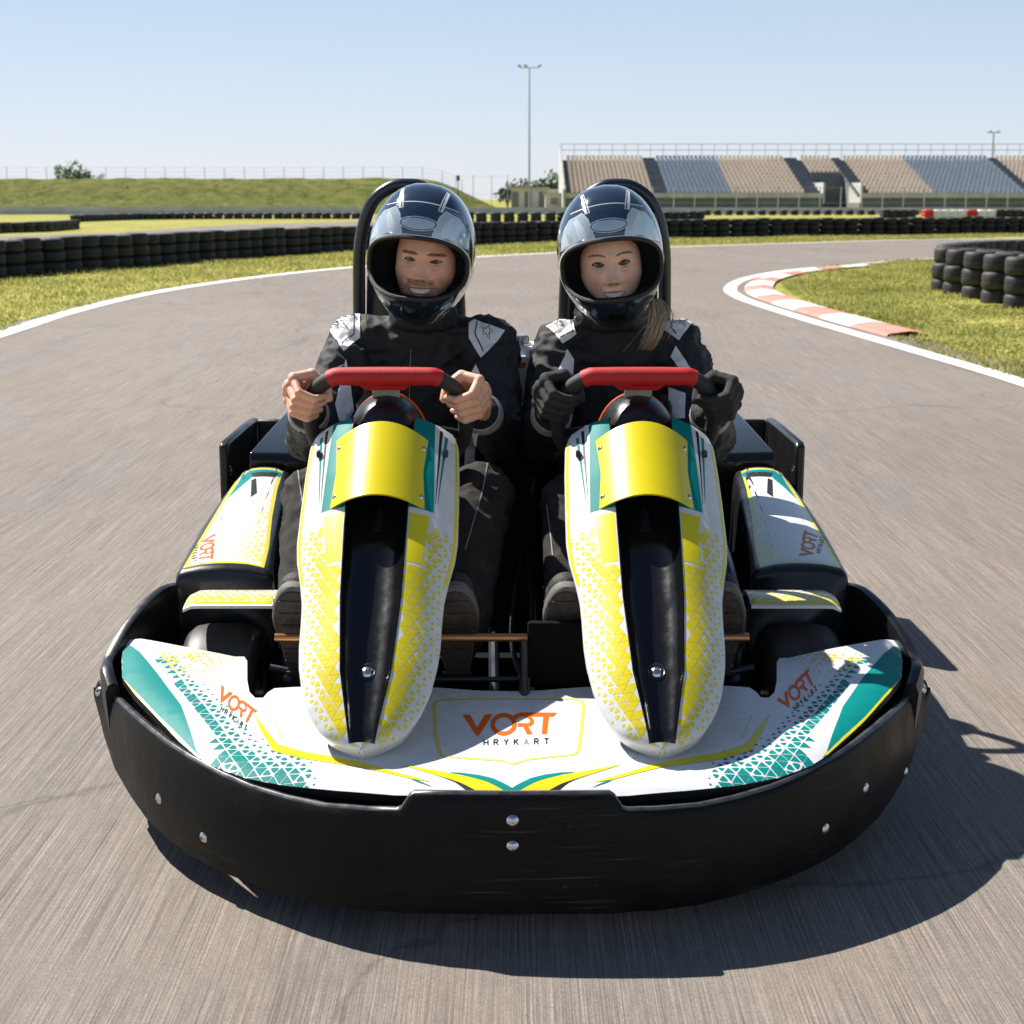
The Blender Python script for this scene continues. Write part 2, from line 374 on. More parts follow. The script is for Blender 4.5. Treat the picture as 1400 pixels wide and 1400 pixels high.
def fuse(b, voxel, smooth=2, fac=.5):
    me = b.mesh('tmp'); bm = bmesh.new(); bm.from_mesh(me); bmesh.ops.recalc_face_normals(bm, faces=bm.faces); bm.to_mesh(me); bm.free()
    o = bpy.data.objects.new('tmp', me); COL.objects.link(o)
    md = o.modifiers.new('r', 'REMESH'); md.mode = 'VOXEL'; md.voxel_size = voxel; md.adaptivity = 0
    if smooth:
        m2 = o.modifiers.new('s', 'SMOOTH'); m2.iterations = smooth; m2.factor = fac
    dg = bpy.context.evaluated_depsgraph_get(); dg.update()
    r = bpy.data.meshes.new_from_object(o.evaluated_get(dg)); bpy.data.objects.remove(o); bpy.data.meshes.remove(me)
    return r
def bmesh_to_B(me):
    b = B(); b.v = [v.co.copy() for v in me.vertices]; b.f = [list(p.vertices) for p in me.polygons]; b.m = [0] * len(b.f); return b
class Surf:                                   # ray target with interpolated normals
    def __init__(s, b):
        s.t = BVHTree.FromPolygons([tuple(p) for p in b.v], b.f); s.v = [p.copy() for p in b.v]; s.f = [f[:] for f in b.f]; s.n = [Vector() for _ in s.v]
        for f in s.f:
            p = [s.v[i] for i in f]; n = Vector()
            for i in range(1, len(p) - 1): n += (p[i] - p[0]).cross(p[i + 1] - p[0])
            if len(f) < 8:
                for i in f: s.n[i] += n
        s.n = [n.normalized() if n.length > 0 else Vector((0, 0, 1)) for n in s.n]
    def ray_cast(s, o, d):
        h = s.t.ray_cast(o, d)
        if h[0] is None: return h
        f = s.f[h[2]]; w_ = poly_3d_calc([s.v[i] for i in f], h[0]); n = Vector()
        for i, k in zip(f, w_): n += s.n[i] * k
        return (h[0], h[1], n.normalized() if n.length > 1e-6 else h[1])
    def nearest(s, p, d):
        h = s.t.find_nearest(p, .03)
        if h[0] is None: return (None, None, None)
        q = h[0] - p; lat = q - d * q.dot(d)
        if lat.length > .014: return (None, None, None)
        return (h[0], h[1], h[1])
def poly_area(P):
    n = Vector()
    for i in range(1, len(P) - 1): n += (P[i] - P[0]).cross(P[i + 1] - P[0])
    return n.length / 2
def bvh_of(b): return Surf(b)

# ------------------------------------------------------------------ surface graphics: 2D polygons laid on a surface
def subdiv_poly(poly, step):
    bm = bmesh.new(); vs = [bm.verts.new((x, y, 0)) for x, y in poly]
    tris = tessellate_polygon([[Vector((x, y, 0)) for x, y in poly]])
    for t in tris:
        try: bm.faces.new([vs[i] for i in t])
        except ValueError: pass
    if step:
        xs = [p[0] for p in poly]; ys = [p[1] for p in poly]
        for ax, lo, hi in ((0, min(xs), max(xs)), (1, min(ys), max(ys))):
            k = math.ceil(lo / step) * step
            while k < hi:
                no = (1, 0, 0) if ax == 0 else (0, 1, 0); c = (k, 0, 0) if ax == 0 else (0, k, 0)
                bmesh.ops.bisect_plane(bm, geom=bm.verts[:] + bm.edges[:] + bm.faces[:], plane_co=c, plane_no=no); k += step
    bmesh.ops.triangulate(bm, faces=bm.faces[:])
    bm.verts.index_update()
    r = [(v.co.x, v.co.y) for v in bm.verts], [[v.index for v in f.verts] for f in bm.faces]
    bm.free(); return r
def lay(dst, bvh, poly, m, fn, layer=1, step=.008, base=.0002):
    """fn(u,v) -> (origin, direction); puts the polygon on the surface as faces of dst with material slot m"""
    if len(poly) == 3 and not step: vs, fs = poly, [[0, 1, 2]]
    else: vs, fs = subdiv_poly(poly, step)
    pts = []; nn = []; ok_ = set(); t_last = None
    for u, v in vs:
        o, d = fn(u, v); h = bvh.ray_cast(o, d)
        if h[0] is None and t_last is not None:
            h = bvh.nearest(o + d * t_last, d)
        if h[0] is None: pts.append(Vector()); nn.append(Vector()); continue
        t_last = (h[0] - o).dot(d); ok_.add(len(pts))
        nrm = h[2] if h[2].dot(d) < 0 else -h[2]
        pts.append(h[0] + nrm * (base + layer * .00006)); nn.append(nrm)
    fs = [f for f in fs if all(i in ok_ for i in f) and poly_area([pts[i] for i in f]) > 1e-9]
    if not fs: return False
    k0 = len(dst.v); dst.add(pts, fs, m)
    for i, q in enumerate(nn): dst.nrm[k0 + i] = q
    return True
def lattice(a, x0, x1, y0, y1, fac, rng, jitter=.12, cap=.92):
    """triangle lattice; fac(x,y) gives the 0..1 size of each triangle"""
    out = []; h = a * math.sqrt(3) / 2; r = int((y1 - y0) / h) + 1; c = int((x1 - x0) / a) + 2
    def pt(i, j): return Vector((x0 + (i + .5 * (j % 2)) * a, y0 + j * h))
    for j in range(r):
        for i in range(-1, c):
            if j % 2 == 0: T = [(pt(i, j), pt(i + 1, j), pt(i, j + 1)), (pt(i + 1, j), pt(i + 1, j + 1), pt(i, j + 1))]
            else: T = [(pt(i, j), pt(i + 1, j), pt(i + 1, j + 1)), (pt(i, j), pt(i + 1, j + 1), pt(i, j + 1))]
            for t in T:
                g = (t[0] + t[1] + t[2]) / 3; f = fac(g.x, g.y)
                f = f * (1 + rng.uniform(-jitter, jitter))
                if f < .2: continue
                f = min(f, cap)
                q = [g + (p - g) * f for p in t]
                if f < .75:                                   # small ones lose their points
                    q = [p for k in range(3) for p in (q[k].lerp(q[(k + 2) % 3], .2), q[k].lerp(q[(k + 1) % 3], .2))]
                out.append([(p.x, p.y) for p in q])
    return out
def arc(cx, cy, rx, ry, a0, a1, n=14): return [(cx + rx * math.cos(R(a0 + (a1 - a0) * i / n)), cy + ry * math.sin(R(a0 + (a1 - a0) * i / n))) for i in range(n + 1)]
def strip(pts, wd, closed=False):              # polyline -> list of quads
    out = []; P = [Vector(p) for p in pts]; N = len(P)
    def nrm(i):
        a = P[(i - 1) % N] if closed or i > 0 else P[i]; b = P[(i + 1) % N] if closed or i < N - 1 else P[i]
        t = (b - a).normalized(); return Vector((-t.y, t.x))
    for i in range(N if closed else N - 1):
        k = (i + 1) % N; n0, n1 = nrm(i) * wd / 2, nrm(k) * wd / 2
        out.append([tuple(P[i] + n0), tuple(P[i] - n0), tuple(P[k] - n1), tuple(P[k] + n1)])
    return out
# lettering, in units where the capitals of VORT are 143 high and the word 603 wide, y up
def vort():
    f = lambda L: [(x - 337, 495 - y) for x, y in L]
    P = [f([(337, 360), (386, 360), (430, 440), (428, 495)]), f([(428, 495), (430, 440), (480, 360), (530, 360), (440, 495)])]
    o = arc(600, 424, 84, 71, 0, 360, 28); i = arc(600, 424, 55, 45, 0, 360, 28)
    for k in range(28): P.append(f([o[k], o[k + 1], i[k + 1], i[k]]))
    P.append(f([(652, 385), (668, 366), (700, 353), (720, 351), (940, 351), (918, 377), (722, 377), (700, 381), (685, 394)]))
    ro = [(738, 377), (772, 377)] + arc(758, 408, 36, 31, -70, 80, 8) + [(742, 440), (690, 440)]
    ri = [(742, 384), (752, 386)] + arc(750, 403, 19, 16, -70, 80, 8) + [(742, 418), (690, 418)]
    for k in range(len(ro) - 1): P.append(f([ro[k], ro[k + 1], ri[k + 1], ri[k]]))
    P.append(f([(722, 438), (752, 432), (786, 490), (748, 490)]))
    P.append(f([(852, 376), (889, 376), (876, 490), (843, 490)]))
    return P
def letters(word, x0, pitch, h, wd):
    """plain stroke capitals"""
    G = {'H': [((0, 0), (0, 1)), ((1, 0), (1, 1)), ((0, .5), (1, .5))], 'R': [((0, 0), (0, 1)), ((0, 1), (.8, 1)), ((.8, 1), (.95, .76)), ((.95, .76), (.8, .52)), ((.8, .52), (0, .52)), ((.45, .52), (1, 0))],
         'Y': [((0, 1), (.5, .5)), ((1, 1), (.5, .5)), ((.5, .5), (.5, 0))], 'K': [((0, 0), (0, 1)), ((0, .42), (.95, 1)), ((.3, .6), (1, 0))],
         'A': [((0, 0), (.5, 1)), ((.5, 1), (1, 0)), ((.25, .33), (.75, .33))], 'T': [((0, 1), (1, 1)), ((.5, 0), (.5, 1))]}
    out = []
    for i, ch in enumerate(word):
        for a, b in G[ch]:
            A = (x0 + i * pitch + a[0] * h * .72, a[1] * h); Bp = (x0 + i * pitch + b[0] * h * .72, b[1] * h)
            out.append((ch, strip([A, Bp], wd)[0]))
    return out
STAR = [(.5 * math.sin(R(36 * k)) * (1 if k % 2 == 0 else .42), .5 * math.cos(R(36 * k)) * (1 if k % 2 == 0 else .42)) for k in range(10)]
STAR[4] = (STAR[4][0] * 1.5, STAR[4][1] * 1.7)


# ================================================================== SETTING
def sheet(name, poly, z, m, step=0):
    vs, fs = subdiv_poly([(p[0], p[1]) for p in poly], step)
    b = B(); b.add([(x, y, z) for x, y in vs], fs); return struct(b.build(name, m, smooth=False))
def smooth_path(P, n=8):                     # Catmull-Rom through 2D/3D points
    P = [Vector(p) for p in P]; out = []
    for i in range(len(P) - 1):
        a, b, c, d = P[max(i - 1, 0)], P[i], P[i + 1], P[min(i + 2, len(P) - 1)]
        for k in range(n):
            t = k / n
            out.append(.5 * ((2 * b) + (c - a) * t + (2 * a - 5 * b + 4 * c - d) * t * t + (3 * b - a - 3 * c + d) * t ** 3))
    out.append(P[-1]); return out
def resample(P, d):
    out = [P[0]]; acc = 0
    for a, b in zip(P, P[1:]):
        L = (b - a).length; t = d - acc
        while t <= L and L > 0: out.append(a.lerp(b, t / L)); t += d
        acc = L - (t - d)
    return out
def band(P, w0, w1, z0, z1=None):            # ribbon beside a path, offsets to the left of travel
    vs = []
    for i, p in enumerate(P):
        t = (P[min(i + 1, len(P) - 1)] - P[max(i - 1, 0)]); t = Vector((t.x, t.y)).normalized(); n = Vector((-t.y, t.x))
        vs += [Vector((p.x + n.x * w0, p.y + n.y * w0, z0)), Vector((p.x + n.x * w1, p.y + n.y * w1, z0 if z1 is None else z1))]
    return vs, [[2 * i, 2 * i + 1, 2 * i + 3, 2 * i + 2] for i in range(len(P) - 1)]
g = B(); g.add([(-1500, -300, 0), (1500, -300, 0), (1500, 2500, 0), (-1500, 2500, 0)], [[0, 1, 2, 3]]); struct(g.build('ground', 'grass', smooth=False))
OUT = [Vector((-3.6, -6, 0)), Vector((-4.1, 2, 0)), Vector((-4.5, 9, 0))] + [at_z(*p) for p in [(0, 459), (100, 427), (200, 403), (300, 386.5), (400, 374), (500, 364.5), (650, 352), (760, 346), (908, 338.5), (1080, 333), (1285, 327.5)]] + [Vector((21, 51, 0)), Vector((34, 52, 0))]
INN = [Vector((4.3, -6, 0)), Vector((3.9, 2, 0)), Vector((3.62, 7, 0))] + [at_z(*p) for p in [(1400, 525), (1280, 489), (1190, 463), (1143, 449.5), (1097, 436), (1040, 418), (1010, 406.5), (998, 396), (1010, 385), (1040, 376.5), (1080, 370), (1140, 364.5), (1196, 359.5), (1259, 354.5)]] + [Vector((13, 35, 0)), Vector((34, 38, 0))]
OUT, INN = smooth_path(OUT), smooth_path(INN)
tp = [(p.x - .25, p.y) for p in OUT] + [(p.x + (.0), p.y) for p in reversed(INN)]
sheet('track', tp, .004, 'asphalt')
# bare asphalt apron just inside the inner line, under the kerb
vs, fs = band(INN, .12, -.42, .0035); apb = B(); apb.add(vs, fs); struct(apb.build('track_edge', 'asphalt', smooth=False))
for nm, P, a, c in (('outer_track_line', OUT, -.09, .13), ('inner_track_line', INN, -.09, .09)):
    vs, fs = band(P, a, c, .009); b = B(); b.add(vs, fs); struct(b.build('track_line', 'line_white', smooth=False))
# red and white kerb round the inside of the bend
i0 = min(range(len(INN)), key=lambda i: (INN[i] - at_z(1184, 461)).length); i1 = min(range(len(INN)), key=lambda i: (INN[i] - at_z(1170, 362)).length)
KP = resample(INN[i0:i1], .23); kb = B(); per = 5
for k in range(0, len(KP) - per, per):
    seg = KP[k:k + per + 1]
    for w0, w1, z0, z1 in ((-.20, -.23, .006, .03), (-.23, -.44, .03, .055), (-.44, -.60, .055, .03)):
        vs, fs = band(seg, w0, w1, z0, z1); kb.add(vs, fs, (k // per) % 2)
struct(kb.build('kerb', ['kerb_red', 'kerb_white'], smooth=False))
# the other leg of the circuit beyond the near tyre wall
FT = [at_z(*p) for p in [(-120, 327), (0, 323), (160, 318), (250, 311.5), (320, 307.5), (500, 302.5), (620, 301)]]
FB = [at_z(*p) for p in [(620, 307), (480, 312), (330, 317), (180, 325), (0, 336), (-160, 345)]]
sheet('far_track', [(p.x, p.y) for p in FT + FB], .005, 'asphalt')
FR = [at_z(*p) for p in [(760, 308), (960, 306.5), (1500, 305), (1500, 302), (960, 303), (760, 304)]]
sheet('far_straight', [(p.x, p.y) for p in FR], .006, 'asphalt')

# grassed bank
bm_ = B(); rows = []
X = -120.0
while X <= 1.5:
    e = min(1, max(0, (0.8 - X) / 9.5)); hgt = 3.15 * (e * e * (3 - 2 * e)) * (1 + .008 * math.sin(X * .31)) + (.25 if X < -30 else 0) * 0
    row = []
    for k in range(15):
        q = k / 14
        prof = max(0, min(1, (q * 1.25 - .05))) if q < .8 else 1 - max(0, (q - .9)) * 2
        z = hgt * (prof * prof * (3 - 2 * prof)) if q < .8 else hgt * prof
        y = 136 + q * 17
        z += .14 * hgt / 3.15 * noise.noise(Vector((X * .35, y * .5, 0))) + .13 * hgt / 3.15 * noise.noise(Vector((X * 1.3, y * 1.1, 3)))
        row.append(Vector((X, y, max(z, -.2))))
    rows.append(row); X += .75
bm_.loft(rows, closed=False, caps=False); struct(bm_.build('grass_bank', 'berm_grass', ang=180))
gb = B(); rg = random.Random(5)
for _ in range(3800):                        # tussocks on the bank
    x = rg.uniform(-58, -.5); y = rg.uniform(137.5, 149); e = min(1, max(0, (.8 - x) / 9.5)); hgt = 3.15 * e * e * (3 - 2 * e)
    q = (y - 136) / 17; pr = max(0, min(1, q * 1.25 - .05)); z = hgt * pr * pr * (3 - 2 * pr) - .15
    s_ = rg.uniform(.08, .26); a = rg.uniform(0, 6.28)
    for j in range(3):
        aa = a + j * 2.1; d = Vector((math.cos(aa), math.sin(aa), 0)) * s_ * .7
        gb.add([Vector((x, y, z)) - d * .4, Vector((x, y, z)) + d * .4, Vector((x, y, z)) + d * rg.uniform(-.3, .9) + Vector((0, 0, s_ * rg.uniform(.5, 1.1)))], [[0, 1, 2]])
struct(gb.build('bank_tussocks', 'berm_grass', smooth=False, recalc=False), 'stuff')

# grass blades along the track
def inside(poly, x, y):
    c = False; j = len(poly) - 1
    for i in range(len(poly)):
        if (poly[i][1] > y) != (poly[j][1] > y) and x < (poly[j][0] - poly[i][0]) * (y - poly[i][1]) / (poly[j][1] - poly[i][1]) + poly[i][0]: c = not c
        j = i
    return c
LP = [(p.x, p.y) for p in [at_z(*q) for q in [(-150, 496), (0, 455), (100, 424), (200, 400.5), (300, 384.3), (400, 372.3), (500, 363), (650, 351), (760, 345), (908, 337.5), (1080, 332.3), (1280, 327), (1400, 324), (1400, 319), (1100, 322), (760, 330), (480, 342), (260, 358), (0, 378), (-150, 395)]]]
RP = [(p.x, p.y) for p in [at_z(*q) for q in [(1400, 521), (1500, 545), (1560, 440), (1560, 352), (1300, 351), (1196, 358), (1130, 364), (1075, 377), (1068, 388), (1085, 405), (1130, 422), (1190, 436), (1240, 452), (1215, 461), (1260, 478)]]]
def blades(poly, n, seed, hmin, hmax):
    rg = random.Random(seed); b = B(); xs = [p[0] for p in poly]; ys = [p[1] for p in poly]; k = 0
    while k < n:
        y = min(ys) + (max(ys) - min(ys)) * rg.random() ** 1.6; x = rg.uniform(min(xs), max(xs))
        if not inside(poly, x, y): continue
        k += 1
        c = noise.noise(Vector((x * .7, y * .5, 0))); h = rg.uniform(hmin, hmax) * .7 * (1 + .9 * c)
        if h < .012: continue
        a = rg.uniform(0, 6.28); d = Vector((math.cos(a), math.sin(a), 0)); p = Vector((x, y, 0)); wd = rg.uniform(.004, .011) * (1 + y / 25)
        tip = p + Vector((rg.uniform(-.6, .6) * h, rg.uniform(-.6, .6) * h, h))
        b.add([p - d * wd, p + d * wd, tip], [[0, 1, 2]])
    return b
bl = blades(LP, 34000, 1, .03, .09); bl.extend(blades(RP, 48000, 2, .02, .062))
struct(bl.build('grass_blades', 'grass_blade', smooth=False, recalc=False), 'stuff')

# ------------------------------------------------------------------ tyre barriers
def tyre_prof(Ro, wd, Ri):
    h = wd / 2
    return [(Ri, -h * .55), (Ri * 1.1, -h * .92), (Ro * .84, -h), (Ro * .95, -h * .82), (Ro, -h * .5), (Ro, -.035 * h * 2), (Ro - .006, -.02 * h * 2), (Ro - .006, .02 * h * 2), (Ro, .035 * h * 2), (Ro, h * .5), (Ro * .95, h * .82), (Ro * .84, h), (Ri * 1.1, h * .92), (Ri, h * .55)]
def tyre_mesh(Ro, wd, Ri, n=24):
    b = B(); b.lathe((0, 0, wd / 2), (0, 0, 1), tyre_prof(Ro, wd, Ri), n=n, close=False); b.f = [f for f in b.f if len(f) < 10]; b.m = b.m[:len(b.f)]
    return b
def stack_proto(Ro, wd, n, mats='tyre', name='tyre_stack'):
    b = B(); rg = random.Random(n)
    for k in range(n):
        t = tyre_mesh(Ro, wd, Ro * .55, 18); o = Vector((rg.uniform(-.015, .015), rg.uniform(-.015, .015), k * wd * .985))
        t.v = [v + o for v in t.v]; b.extend(t)
    return b.build(name, mats, ang=60)
def row_of(proto, P, label, group, cat='tyre stack', jit=.03, first=True):
    rg = random.Random(len(P))
    for i, p in enumerate(P):
        o = proto if (i == 0 and first) else proto.copy()
        if not (i == 0 and first): COL.objects.link(o)
        o.location = (p.x + rg.uniform(-jit, jit), p.y + rg.uniform(-jit, jit), 0); o.rotation_euler = (0, 0, rg.uniform(0, 6.28))
        o.scale = (1, 1, rg.uniform(.96, 1.03)); tag(o, label, cat, group)
NW = resample(smooth_path([at_z(*p) for p in [(-70, 388), (0, 379), (130, 369), (260, 358), (400, 347.5), (480, 342.5), (650, 334), (760, 330), (920, 325.5), (1100, 322.5), (1300, 320), (1460, 318)]]), .56)
row_of(stack_proto(.275, .205, 3, 'tyre_dark'), NW, 'stack of three black tyres in the long barrier along the outer grass verge', 'tyre stacks of the near outer barrier')
pr = stack_proto(.3, .2, 2)
L1 = resample([at_z(*p) for p in [(-60, 321), (0, 319), (60, 317), (104, 313)]], .7)
row_of(pr, L1, 'low stack of two black tyres at the left end beyond the far track', 'tyre stacks left of the far track')
L2 = resample(smooth_path([at_z(*p) for p in [(104, 303.5), (200, 300.5), (350, 299.5), (500, 299.5)]]), .62)
row_of(pr, L2, 'low black tyre stack in the far row below the grassy bank', 'tyre stacks below the grassy bank', first=False)
pr = stack_proto(.3, .19, 3)
L3 = resample([at_z(*p) for p in [(640, 305), (760, 305), (905, 303.5), (966, 302.5)]], .72)
row_of(pr, L3, 'black tyre stack in the far row seen between the two helmets', 'tyre stacks seen between the helmets')
pr = stack_proto(.3, .2, 2)
L4 = resample([at_z(*p) for p in [(966, 294.5), (1110, 294.2), (1252, 294)]], .9)
row_of(pr, L4, 'low black tyre stack in the thin far row before the grandstand', 'tyre stacks before the grandstand')
pr = stack_proto(.36, .2, 3)
for px in (1212, 1224, 1231, 1240, 1249): pass
L5 = [at_z(px, 299.5) for px in (1211, 1222, 1233, 1245)] + [at_z(px, 300) for px in (1366, 1378, 1390, 1402)]
row_of(pr, L5, 'black tyre stack next to the red and white painted barrier', 'black stacks beside the painted barrier')
# painted stacks
cols = ['barrier_red', 'barrier_white', 'barrier_white', 'barrier_white', 'barrier_white', 'barrier_red', 'barrier_white', 'barrier_white']
pw = stack_proto(.38, .2, 3, 'barrier_white', 'painted_tyre_stack'); pd = stack_proto(.38, .2, 3, 'barrier_red', 'painted_tyre_stack')
PX = [1268, 1281, 1292, 1303, 1314, 1327, 1342, 1354]
used = set()
for px, c in zip(PX, cols):
    src = pd if c == 'barrier_red' else pw; o = src if c not in used else src.copy()
    if c in used: COL.objects.link(o)
    used.add(c); p = at_z(px, 300); o.location = p
    if c == 'barrier_red': tag(o, 'red painted tyre stack ' + ('at the left end' if px < 1300 else 'near the right end') + ' of the white barrier', 'tyre stack', 'painted tyre stacks')
    else: tag(o, 'white painted tyre stack in the barrier below the grandstand', 'tyre stack', 'painted tyre stacks')
# individual tyres of the pile on the infield
tyre0 = tyre_mesh(.178, .215, .10, 28).build('tyre', 'tyre', ang=60); first = True
FRONT = [at_z(*p) for p in [(1291, 397), (1308, 402), (1332, 408), (1360, 414), (1391, 421), (1424, 428)]]
BACK = resample(smooth_path([at_z(*p) for p in [(1293, 390), (1312, 385), (1345, 381), (1385, 378), (1430, 376)]]), .37)
MID = [p + Vector((.30, .42, 0)) for p in FRONT[1:]]
MID2 = [p + Vector((.42, .85, 0)) for p in FRONT[2:]]
rg = random.Random(4)
for row, nm in ((FRONT, 'front row'), (MID, 'second row'), (MID2, 'third row'), (BACK, 'back row')):
    for p in row:
        for k, tier in enumerate(('bottom', 'middle', 'top')):
            o = tyre0 if first else tyre0.copy()
            if not first: COL.objects.link(o)
            first = False
            o.location = (p.x + rg.uniform(-.02, .02), p.y + rg.uniform(-.02, .02), -.05 + k * .214); o.rotation_euler = (0, 0, rg.uniform(0, 6.28))
            tag(o, 'worn black tyre, %s tier, %s of the pile on the right grass' % (tier, nm), 'tyre', 'tyres piled on the infield grass')

# ------------------------------------------------------------------ walls, fences, masts, sheds, trees
def wall(x0, x1, y, h, label, name='concrete_barrier'):
    b = B()
    b.prism([(y - .3, 0), (y - .3, .12), (y - .14, .3), (y - .1, h), (y + .1, h), (y + .14, .3), (y + .3, .12), (y + .3, 0)], x0, x1, f=lambda a, z, x: (x, a, z))
    return tag(b.build(name, 'concrete'), label, 'barrier')
wall(-70, -12.5, 128, .66, 'long pale concrete barrier at the foot of the grassy bank')
wall(-5, 60, 131, .55, 'low pale concrete barrier in front of the grandstand')
def post_fence(name, P, h, label, wires, th=.05, mesh_sheet=False):
    t = thing(name, label, 'fence', P[0])
    for p in P:
        b = B(); b.tube([p, p + Vector((0, 0, h))], th, n=6); b.build('post', 'galv', t)
    b = B()
    for k in wires: b.tube([p + Vector((0, 0, h * k)) for p in P], th * .32, n=4)
    b.build('wire', 'wire', t); return t
def bank_z(x): e = min(1, max(0, (.8 - x) / 9.5)); return 3.1 * e * e * (3 - 2 * e)
post_fence('post_fence', [Vector((x, 151, bank_z(x) - .3)) for x in np.arange(-58, -4, 1.9)], 1.45, 'thin wire fence on grey posts along the crest of the grassy bank', (.2, .45, .7, .97), .03)
post_fence('post_fence', [Vector((x, 146, 0)) for x in (-5.2, -3.6, -1.9, -.4)], 3.4, 'short tall wire fence where the grassy bank slopes down', (.5, .97), .03)
post_fence('stand_fence', [Vector((x, 160, 0)) for x in np.arange(8, 62, 2.13)], 2.45, 'row of grey fence posts in front of the grandstand', (.35, .97), .055)
def mast(p, h, heads, label, r=.11):
    t = thing('floodlight_mast', label, 'light mast', p)
    b = B(); b.tube([p, p + Vector((0, 0, h))], [r, r * .55], n=10); b.build('pole', 'galv', t)
    b = B(); b.tube([p + Vector((-.9, 0, h)), p + Vector((.9, 0, h))], r * .35, n=8); b.build('crossarm', 'galv', t)
    for x in heads:
        b = B(); b.box(p + Vector((x, -.1, h + .15)), (.36, .3, .2), rot=Matrix.Rotation(R(28 if x < 0 else -28), 3, 'Y'), bev=.04); b.build('floodlight', 'galv', t)
mast(Vector((1.65, 150, 0)), 13.35, (-.95, -.35, .95), 'tall slim floodlight mast standing between the two helmets')
mast(Vector((64.0, 210, 0)), 9.9, (-.5, .5), 'short floodlight mast rising behind the right end of the grandstand', .18)
sp = thing('pole_speaker', 'small dark loudspeaker on a thin pole above the bank end', 'loudspeaker', (-5.0, 146, 1.5))
b = B(); b.tube([(-5.0, 146, 1.5), (-5.0, 146, 3.1)], .04, n=6); b.build('pole', 'metal_black', sp)
b = B(); b.box((-5.0, 146, 3.15), (.28, .25, .5), bev=.05); b.build('horn', 'metal_black', sp)
# shed beyond
t = thing('shed', 'low white flat roofed shed behind the light mast', 'shed', (4, 190, 0))
b = B(); b.box((3.2, 190, 1.3), (6.6, 8, 2.2)); b.build('wall', 'shed_wall', t)
b = B(); b.box((2.0, 189.8, 2.5), (4.9, 8.6, .22)); b.build('roof', 'shed_roof', t)
b = B()
for x in (.4, 1.9, 3.6): b.box((x, 185.99, 1.2), (.8, .06, 1.8))
b.build('door', 'stand_grey', t)
t = thing('pay_booth', 'beige block hut beside the left end of the grandstand', 'hut', (6, 176, 0))
b = B(); b.box((5.3, 176, 1.0), (3.2, 3, 1.5)); b.build('wall', 'concrete', t)
b = B(); b.box((5.3, 176, 1.83), (3.5, 3.3, .14)); b.build('roof', 'shed_roof', t)
b = B(); b.box((4.7, 174.47, 1.0), (.8, .06, .7)); b.build('window', 'stand_dark', t)

def tree(name, base, blobs, trunk_h, n, leaf, label, m='leaf', seed=0, cat='tree'):
    rg = random.Random(seed); t = thing(name, label, cat, base); base = Vector(base)
    tb = B()
    for c, r in blobs: tb.limb([base, base + Vector((c[0] * .4, c[1] * .4, trunk_h * .8)), base + Vector(c)], [.09, .06, .02], n=7)
    tb.build('trunk', 'bark', t)
    cb = B()
    for c, r in blobs:
        for k in range(n):
            while True:
                q = Vector((rg.uniform(-1, 1), rg.uniform(-1, 1), rg.uniform(-1, 1)))
                if q.length < 1 and q.length > .25: break
            if noise.noise(Vector(c) + q * 2.2) < -.12: continue
            p = base + Vector(c) + Vector((q.x * r[0], q.y * r[1], q.z * r[2]))
            for j in range(2):
                a = Vector((rg.gauss(0, 1), rg.gauss(0, 1), rg.gauss(0, 1))).normalized(); u = a.orthogonal().normalized(); v = a.cross(u)
                s_ = leaf * rg.uniform(.6, 1.3); d = Vector((rg.uniform(-1, 1), rg.uniform(-1, 1), rg.uniform(-1, 1))) * leaf
                cb.add([p + d - u * s_, p + d + v * s_ * .5, p + d + u * s_, p + d - v * s_ * .5], [[0, 1, 2, 3]])
    cb.build('crown', m, t, smooth=False, recalc=False)
tree('bush', (-42.3, 151, 2.7), [((-.9, 0, .9), (.9, .9, .8)), ((.3, 0, 1.25), (1.0, .9, .9)), ((1.3, 0, .7), (.8, .8, .6)), ((.0, 0, .5), (1.6, 1, .6))], .6, 170, .15, 'leafy green bush standing alone on the crest of the bank', seed=3, cat='bush')
tree('bush', (-39.9, 151, 2.7), [((0, 0, .35), (.6, .6, .4)), ((.5, 0, .6), (.35, .4, .45))], .3, 60, .1, 'small brownish shrub right of the leafy bush on the bank', seed=5, cat='bush')
TR = [(-.6, 2.4, 1.7), (1.5, 2.9, 2.0), (3.6, 2.6, 2.1), (5.5, 3.6, 2.4), (7.1, 3.4, 2.3)]
for i, (x, z, r) in enumerate(TR):
    tree('tree', (x, 214, 0), [((0, 0, z), (r * .75, r * .7, r * .62)), ((r * .4, .3, z - .5), (r * .6, r * .6, r * .6)), ((-r * .45, 0, z - .7), (r * .6, r * .6, r * .5))], 2.2, 120, .26, 'round green tree behind the flat roofed shed', 'leaf_far', seed=20 + i)
    bpy.context.scene.objects[-1]
for o in [o for o in SC.objects if o.get('category') == 'tree']: o['group'] = 'trees behind the shed'

